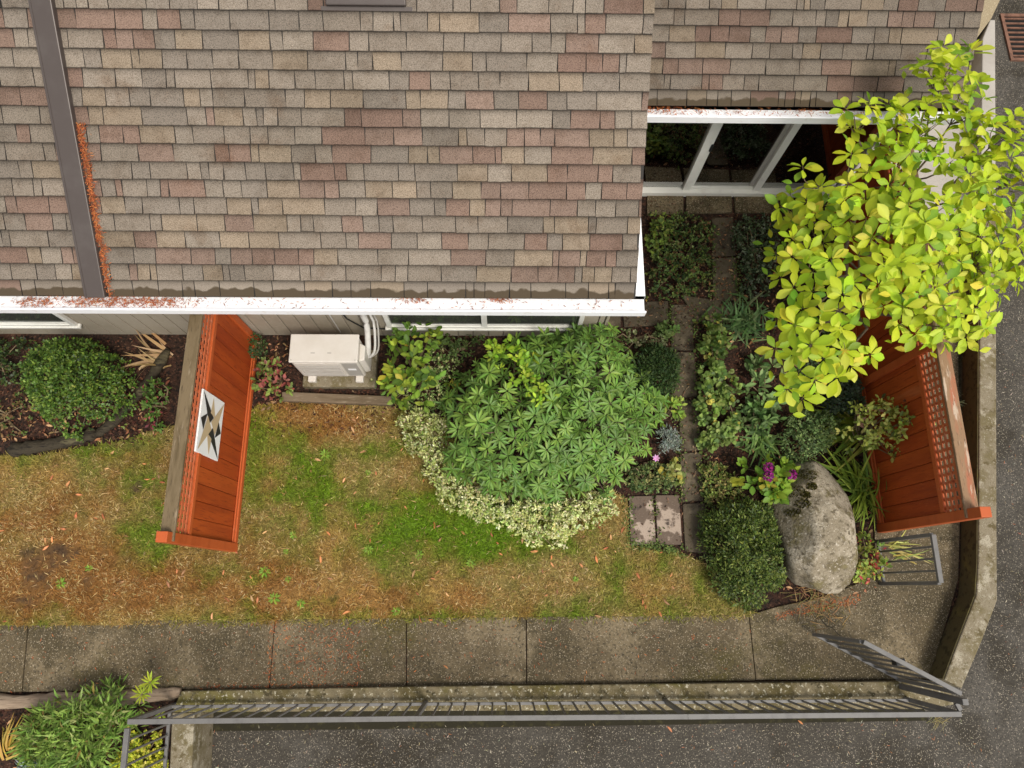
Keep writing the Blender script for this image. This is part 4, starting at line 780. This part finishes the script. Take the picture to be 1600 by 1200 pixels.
shrub('dark_shrub','dark shaded shrub at the foot of the right fence','shrub',[(1290,600),(1340,590),(1350,640),(1330,660),(1290,645)],.02,.4,1500,t_dia(.6),.04,[(.04,.065,.035),(.06,.09,.05),(.10,.13,.08)],None,'gloss',fill=.8)
RND = t_oval(.95,.05,.12)
shrub('geranium_patch','row of round pale-green geranium leaves along the stepping stones','plant',[(1090,500),(1110,487),(1140,505),(1148,540),(1130,560),(1155,600),(1150,640),(1155,670),(1145,695),(1110,705),(1090,690),(1084,655),(1085,600),(1092,560)],.02,.28,1250,RND,.060,[(.22,.31,.075),(.16,.24,.055),(.28,.36,.10),(.10,.16,.045),(.44,.40,.08)],[3,3,2,2,.5],'thin',fill=.8,power=.3)
shrub('heather_patch','mixed low green and yellow foliage above the dark mound','plant',[(1090,730),(1110,715),(1150,740),(1165,775),(1140,785),(1100,785)],.02,.2,1500,t_dia(.6),.035,[(.15,.20,.04),(.25,.28,.07),(.09,.13,.035),(.32,.25,.09)],None,'leaf',fill=.85)
shrub('lily_patch','low broad-leaved plants at the feet of the tree','plant',[(1160,570),(1200,560),(1235,590),(1225,640),(1190,660),(1160,630)],.01,.25,200,t_oval(.4,.05,.15),.12,[(.12,.20,.06),(.17,.25,.09),(.08,.13,.045)],None,'leaf',fill=.8)
shrub('herb_clump','mixed low herbs between the rhododendron and the worn pavers','plant',[(975,735),(1010,720),(1055,725),(1060,770),(985,772),(968,760)],.01,.2,1500,t_dia(.65),.036,[(.11,.16,.05),(.17,.22,.07),(.07,.11,.035),(.25,.25,.09)],None,'leaf',fill=.9)
shrub('silver_plant','silvery blue-grey feathery plant beside the stepping stones','plant',ell(1044,690,16,22),.02,.2,700,t_dia(.18),.05,[(.24,.28,.24),(.30,.34,.29),(.17,.21,.17)],None,'leaf',fill=.7)
shrub('lime_seedling','bright lime leafy plant beside the stepping stones','plant',ell(1046,643,18,20),.02,.3,110,t_oval(.5),.07,[(.24,.36,.05),(.32,.42,.07),(.16,.27,.04)],None,'thin',fill=.6)
shrub('primrose','round yellowing leaves beside the pink flower and the stepping stones','plant',[(1026,732),(1045,715),(1080,722),(1085,735),(1060,748),(1035,748)],.02,.15,60,RND,.075,[(.20,.27,.07),(.30,.32,.09),(.45,.38,.08)],None,'thin',fill=.7)
shrub('corner_plant','small leafy plant at the corner between pavers and gutter','plant',ell(1043,515,14,14),.01,.2,160,t_oval(.7),.05,[(.10,.17,.04),(.15,.22,.06)],None,'leaf',fill=.8)
pf = thing('pink_flower','single pink flower beside the herb clump','flower'); p = at(1025,716,.2)
link('petals', leafmesh('petals',[scatter(t_oval(.5,.03,.1),np.tile(p,(7,1)),np.column_stack([np.cos(np.arange(7)*.9),np.sin(np.arange(7)*.9),np.full(7,.3)]),np.tile([0,0,1.],(7,1)),.05,pal(7,[(.62,.30,.52)]))],'petal'), pf); MB().tube([(p[0]-.02,p[1],0),tuple(p)],.004,5).build('stem','stem',pf)
shrub('groundcover','dark leafy groundcover in the shade beneath the yellow-green tree','plant',[(1225,470),(1330,470),(1335,600),(1290,610),(1240,560)],.01,.25,1600,t_oval(.5),.05,[(.045,.07,.03),(.07,.10,.045),(.10,.13,.06)],None,'leaf',fill=.9,power=.35)
shrub('groundcover','bright leafy groundcover at the edge of the paver under the glazing','plant',[(1012,340),(1035,332),(1050,360),(1035,400),(1015,410)],.02,.28,260,t_oval(.7),.055,[(.17,.25,.05),(.12,.19,.04),(.25,.30,.06)],None,'thin',fill=.8)
shrub('groundcover','loose green sprigs between the pavers and the small dark mound','plant',[(945,515),(985,515),(1045,520),(1040,545),(990,550),(955,535)],.01,.16,420,t_dia(.7),.036,[(.10,.15,.045),(.16,.20,.07),(.30,.32,.16)],None,'leaf',fill=.9)
shrub('broad_leaf_patch','glossy broad leaves between the lance plants and the geranium row','plant',[(1160,640),(1200,620),(1225,650),(1210,672),(1170,690),(1150,670)],.01,.28,170,t_oval(.45),.10,[(.10,.17,.05),(.14,.22,.07),(.07,.12,.035)],None,'leaf',fill=.8)
shrub('vine_sprigs','bright green leafy vine growing through the top of the rhododendron','plant',[(760,545),(800,530),(820,560),(850,600),(870,630),(840,640),(810,610),(780,580),(765,570)],.75,1.12,260,t_oval(.6),.075,[(.28,.44,.04),(.22,.38,.035),(.36,.48,.05)],None,'thin',fill=.12,zpoly=.95,power=.2,nst=4)
shrub('leafy_fringe','low leafy growth at the foot of the siding between bushes','plant',[(690,525),(760,520),(750,545),(715,565),(695,560)],.01,.22,380,t_dia(.6),.04,[(.07,.11,.03),(.11,.16,.045)],None,'leaf',fill=.9)
shrub('red_leaf_patch','low mixed ground plants under the left bed ivy','plant',[(-40,612),(40,612),(60,650),(30,680),(-40,690)],.01,.12,420,t_dia(.6),.04,[(.10,.14,.035),(.17,.09,.045),(.22,.14,.06)],None,'leaf',fill=.9)
strap('dry_grass_fringe','dry brown grass fringe along the path edge below the boulder',1280,938,260,.14,.05,[(.30,.17,.07),(.22,.19,.06),(.38,.24,.10)],sp=.16,up=.5)
# ---- lower-left bed
shrub('juniper_bush','feathery green juniper in the lower left bed','shrub',[(35,1130),(60,1108),(100,1090),(140,1078),(180,1085),(210,1105),(200,1130),(185,1165),(160,1215),(90,1230),(40,1200),(30,1160)],.03,.55,2900,t_dia(.18),.115,[(.18,.28,.05),(.25,.36,.075),(.12,.20,.035),(.34,.40,.13),(.30,.20,.06)],[4,3,3,1,.4],'leaf',fill=.6,tilt=.55,zpoly=.3,nst=25)
shrub('yellow_sedum','bright yellow sedum inside the railing corner','plant',[(170,1200),(195,1160),(215,1140),(250,1145),(256,1200),(250,1260),(170,1260)],.04,.26,4200,t_dia(.7),.034,[(.62,.60,.05),(.52,.55,.05),(.70,.66,.12),(.30,.36,.04)],None,'leaf',fill=.85,zpoly=.1)
shrub('blue_spruce','small blue-grey spruce tuft at the bottom edge','shrub',ell(55,1196,22,16),.02,.3,420,t_dia(.14),.07,[(.26,.34,.30),(.34,.42,.38)],None,'leaf',fill=.6)
strap('straw_grass','orange and yellow strap leaves in the bottom left corner',10,1175,26,.36,.07,[(.42,.28,.06),(.38,.34,.06),(.55,.36,.10)],spread=(.2,2.4),sp=.05,up=.5)
strap('dry_leaf_plant','dry tan strap leaves left of the painted-panel fence',258,558,22,.48,.075,[(.44,.29,.14),(.36,.23,.11),(.52,.38,.20)],spread=(2.3,4.1),sp=.07,up=.45)
strap('grass_tuft','pale grass tuft behind the right fence',1492,628,26,.22,.03,[(.4,.4,.25),(.3,.34,.16)],sp=.03,up=.4)
strap('grass_tuft','yellow striped grass tuft inside the small railing panel',1392,858,30,.36,.05,[(.45,.42,.10),(.30,.33,.08),(.55,.48,.16)],spread=(-.7,.7),sp=.05,up=.3)
strap('grass_tuft','dry weed tuft growing on the asphalt below the gate post',1503,1135,40,.12,.04,[(.25,.22,.08),(.33,.26,.10)],sp=.035,up=.5).location.z = ZD+.02
sd = thing('lime_euphorbia','lime-green whorled seedling beside the driftwood log','plant')
for x,y,z_,s_ in [(235,1066,.45,1.0),(222,1085,.35,.9),(252,1115,.2,.6)]:
    p = at(x,y,z_); place('leaf_whorl', leafmesh('leaf_whorl',[whorl(13,.12*s_,[(.36,.46,.03),(.45,.52,.05)],.25,.2),whorl(7,.08*s_,[(.45,.54,.05)],.8,.2)],'thin'), tuple(p), (0,0,1), sd); MB().tube([(p[0]-.05,p[1]-.08,0),tuple(p)],.006,5).build('stem','stem',sd)
# lawn weeds
wd_ = leafmesh('leaves',[whorl(9,.075,[(.15,.26,.03),(.20,.32,.04)],.25,.4)],'leaf')
for x,y in [(508,710),(458,835),(575,858),(447,862),(413,893),(450,905),(655,868),(428,935),(470,943),(140,888),(95,912),(735,880),(620,955),(900,905),(575,738)]:
    t = thing('lawn_weed','small bright green weed rosette in the patchy lawn','weed','weeds dotted through the lawn'); p = at(x,y,.02); place('leaves', wd_, tuple(p), (random.uniform(-.2,.2),random.uniform(-.2,.2),1), t, random.uniform(.5,1.0))

# ================================================================ LITTER (stuff)
def litter(name, label, P, L, T, cols, w=None, flat=.12, mat='chips'):
    n = len(P); th = rng.random(n)*6.283; D = np.column_stack([np.cos(th),np.sin(th),rng.normal(0,flat,n)])
    return tag(link(name, leafmesh(name,[scatter(T,P,D,np.tile([0,0,1.],(n,1))+rng.normal(0,flat*2,(n,3)),L*(.5+rng.random(n)),pal(n,cols,w))],mat,False)), label, 'litter', kind='stuff')
def on(poly, n, z): Q = sample(np.array(W(poly,z)), n); return np.column_stack([Q, np.full(len(Q), z)])
ND = [(.42,.12,.04),(.33,.085,.03),(.50,.18,.06),(.25,.07,.03)]
# needles in gutters and along the flashing
def line(n, a, b, s, sz): u = rng.random(n)[:,None]; return np.array(a)*(1-u)+np.array(b)*u+rng.normal(0,1,(n,3))*s+[0,0,sz]
gy_ = YE-.04; zg = ZE-.075
PP = [line(900,(at(100,470,ZE)[0],gy_,zg),(at(280,470,ZE)[0],gy_,zg),[.10,.03,.012],.03), line(200,(at(20,470,ZE)[0],gy_,zg),(at(75,470,ZE)[0],gy_,zg),[.03,.03,.006],.02), line(160,(-6,gy_+.03,zg),(at(420,470,ZE)[0],gy_+.03,zg),[.1,.03,.004],.01),
      line(90,(at(630,470,ZE)[0],gy_+.04,zg),(at(660,470,ZE)[0],gy_+.04,zg),[.06,.015,.006],.02), line(90,(at(770,470,ZE)[0],gy_+.04,zg),(at(800,470,ZE)[0],gy_+.04,zg),[.05,.015,.006],.02), line(140,(at(300,470,ZE)[0],gy_,zg),(XR,gy_,zg),[.1,.04,.003],.006)]
u = rng.random(1500)**.8; fx = x0+fw+.015+np.abs(rng.normal(0,.022,1500))*(.4+1.2*vnoise(u*30,u*0,1,4)); PP.append(np.array([rp(a,v*10.2*EXPO-.02,.02+abs(random.gauss(0,.012)),YE,ZE) for a, v in zip(fx,u)]))
PP.append(line(420,(XR+.1,YE2-.03,ZE2-.07),(XR2-.3,YE2-.03,ZE2-.07),[.1,.025,.008],.02)); PP.append(line(160,(XR+.05,YE2-.02,ZE2-.07),(XR+.6,YE2-.02,ZE2-.07),[.1,.025,.008],.03))
litter('roof_needles','rusty orange conifer needles caught in the gutters and along the flashing',np.concatenate(PP),.035,t_dia(.16),ND)
PX_ = [on([(440,975),(560,975),(565,1070),(440,1072)],330,.017), on([(0,975),(1170,965),(1180,1058),(0,1080)],330,.017), on([(1210,960),(1345,925),(1340,945),(1215,968)],260,.02), on([(422,970),(434,970),(428,1072),(418,1072)],90,.017), on([(300,1068),(560,1066),(560,1074),(300,1078)],110,.017)]
litter('path_needles','orange needles and leaf scraps strewn on the concrete path',np.concatenate(PX_),.035,t_dia(.16),ND)
PX_ = [on([(300,1140),(1560,1125),(1570,1200),(300,1260)],520,ZD+.006), on([(1562,480),(1640,480),(1640,1100),(1565,1100)],260,ZD+.006)]
litter('driveway_litter','pale straw and needle scraps strewn on the asphalt driveway',np.concatenate(PX_),.035,t_dia(.15),[(.42,.36,.24),(.30,.22,.12),(.5,.45,.36),(.34,.13,.06)])
# fallen leaves on the lawn
lf = [(562,708),(660,712),(632,790),(520,790),(590,820),(510,830),(500,915),(520,905),(655,845),(770,840),(780,850),(640,880),(690,840),(860,878),(905,880),(740,900),(960,860),(500,868),(420,740),(560,650),(720,830),(800,900),(545,820),(1000,905),(1050,915),(310,905),(250,935),(180,930),(350,890),(120,800),(680,905),(655,930),(1058,1148),(1275,1138),(700,1045)]
P = np.array([at(x,y,.035) for x,y in lf]); P = np.concatenate([P, on(LAWN,130,.035)])
P[32:34,2] = ZD+.01
litter('fallen_leaves','scattered dry orange and brown leaves on the lawn',P,.07,t_oval(.34,.1,.25),[(.46,.19,.08),(.38,.14,.06),(.5,.28,.13),(.30,.16,.08)],flat=.2)
PX_ = [on([(1046,476),(1086,476),(1100,785),(1064,785)],260,.032), on([(975,474),(1150,474),(1150,508),(975,512)],220,.032), on([(1110,340),(1152,340),(1154,470),(1112,472)],200,.032), on([(1010,304),(1218,303),(1218,336),(1010,338)],160,.032), on([(984,775),(1104,775),(1104,862),(984,852)],60,.032)]
litter('paver_scraps','brown leaf scraps strewn over the stepping stones',np.concatenate(PX_),.034,t_dia(.45),[(.10,.05,.03),(.16,.09,.05),(.22,.15,.09),(.05,.03,.02)],flat=.25)
litter('bed_leaf_litter','dry tan and rust leaves lying in the planting beds',np.concatenate([on([(0,600),(60,640),(262,590),(258,680),(140,690),(0,690)],260,.02), on([(392,530),(450,530),(460,630),(395,650)],90,.02), on([(1085,480),(1340,480),(1330,720),(1100,720)],240,.025), on([(1010,340),(1220,340),(1220,480),(1010,480)],150,.03), on([(0,1105),(200,1105),(200,1260),(0,1260)],120,.02), on([(1200,780),(1380,760),(1375,930),(1205,945)],90,.02)]),.055,t_oval(.42,.1,.25),[(.30,.15,.07),(.40,.24,.12),(.22,.09,.045),(.16,.10,.05)],flat=.3)
PJ = np.concatenate([on([(x0_-5,y0_),(x0_+5,y0_),(x1_+5,y1_),(x1_-5,y1_)],k_,.02) for x0_,y0_,x1_,y1_,k_ in [(1048,476,1050,623,240),(1086,476,1096,706,320),(1061,626,1064,785,240),(1100,706,1104,866,240),(983,775,986,852,120),(1025,852,1070,866,160),(985,852,1027,854,120),(1112,404,1114,472,160),(1150,402,1154,470,160),(1022,774,1026,852,60)]])
n = len(PJ); PJ[:,:2] += rng.normal(0,.03,(n,2)); D = rng.normal(0,.8,(n,3)); D[:,2] = .3+.5*rng.random(n)
tag(link('creeping_weeds', leafmesh('creeping_weeds',[scatter(t_dia(.7),PJ,D,np.tile([0,0,1.],(n,1))+rng.normal(0,.4,(n,3)),.03*(.6+.8*rng.random(n)),pal(n,[(.12,.17,.04),(.18,.23,.06),(.08,.12,.03)]))],'leaf')),'tiny creeping green weeds along the edges of the stepping stones','weeds',kind='stuff')
# mulch chips in the beds
BED = [on([(390,530),(600,530),(620,620),(450,612),(400,640),(388,600)],900,0), on([(0,530),(270,528),(262,600),(255,670),(130,690),(0,690)],1500,0), on([(940,515),(1060,500),(1060,780),(960,770)],1100,0), on([(1085,480),(1340,470),(1340,720),(1220,790),(1090,790)],2600,0), on([(1010,335),(1330,335),(1340,480),(1010,480)],1800,0), on([(0,1105),(260,1105),(260,1260),(0,1260)],1200,0), on([(380,612),(640,618),(660,680),(385,680)],500,.02), on([(690,520),(760,525),(720,600),(690,600)],200,0), on([(160,640),(262,600),(262,690),(170,700)],500,.015), on([(1200,700),(1375,700),(1375,925),(1205,940)],500,0)]
P = np.concatenate(BED); P[:,2] += rng.uniform(-.008,.012,len(P))
litter('mulch_chips','reddish brown bark mulch and leaf scraps covering the planting beds',P,.040,t_dia(.42),[(.085,.032,.019),(.055,.023,.015),(.13,.05,.028),(.20,.115,.07),(.03,.016,.011)],[4,4,2,1,4],flat=.3)
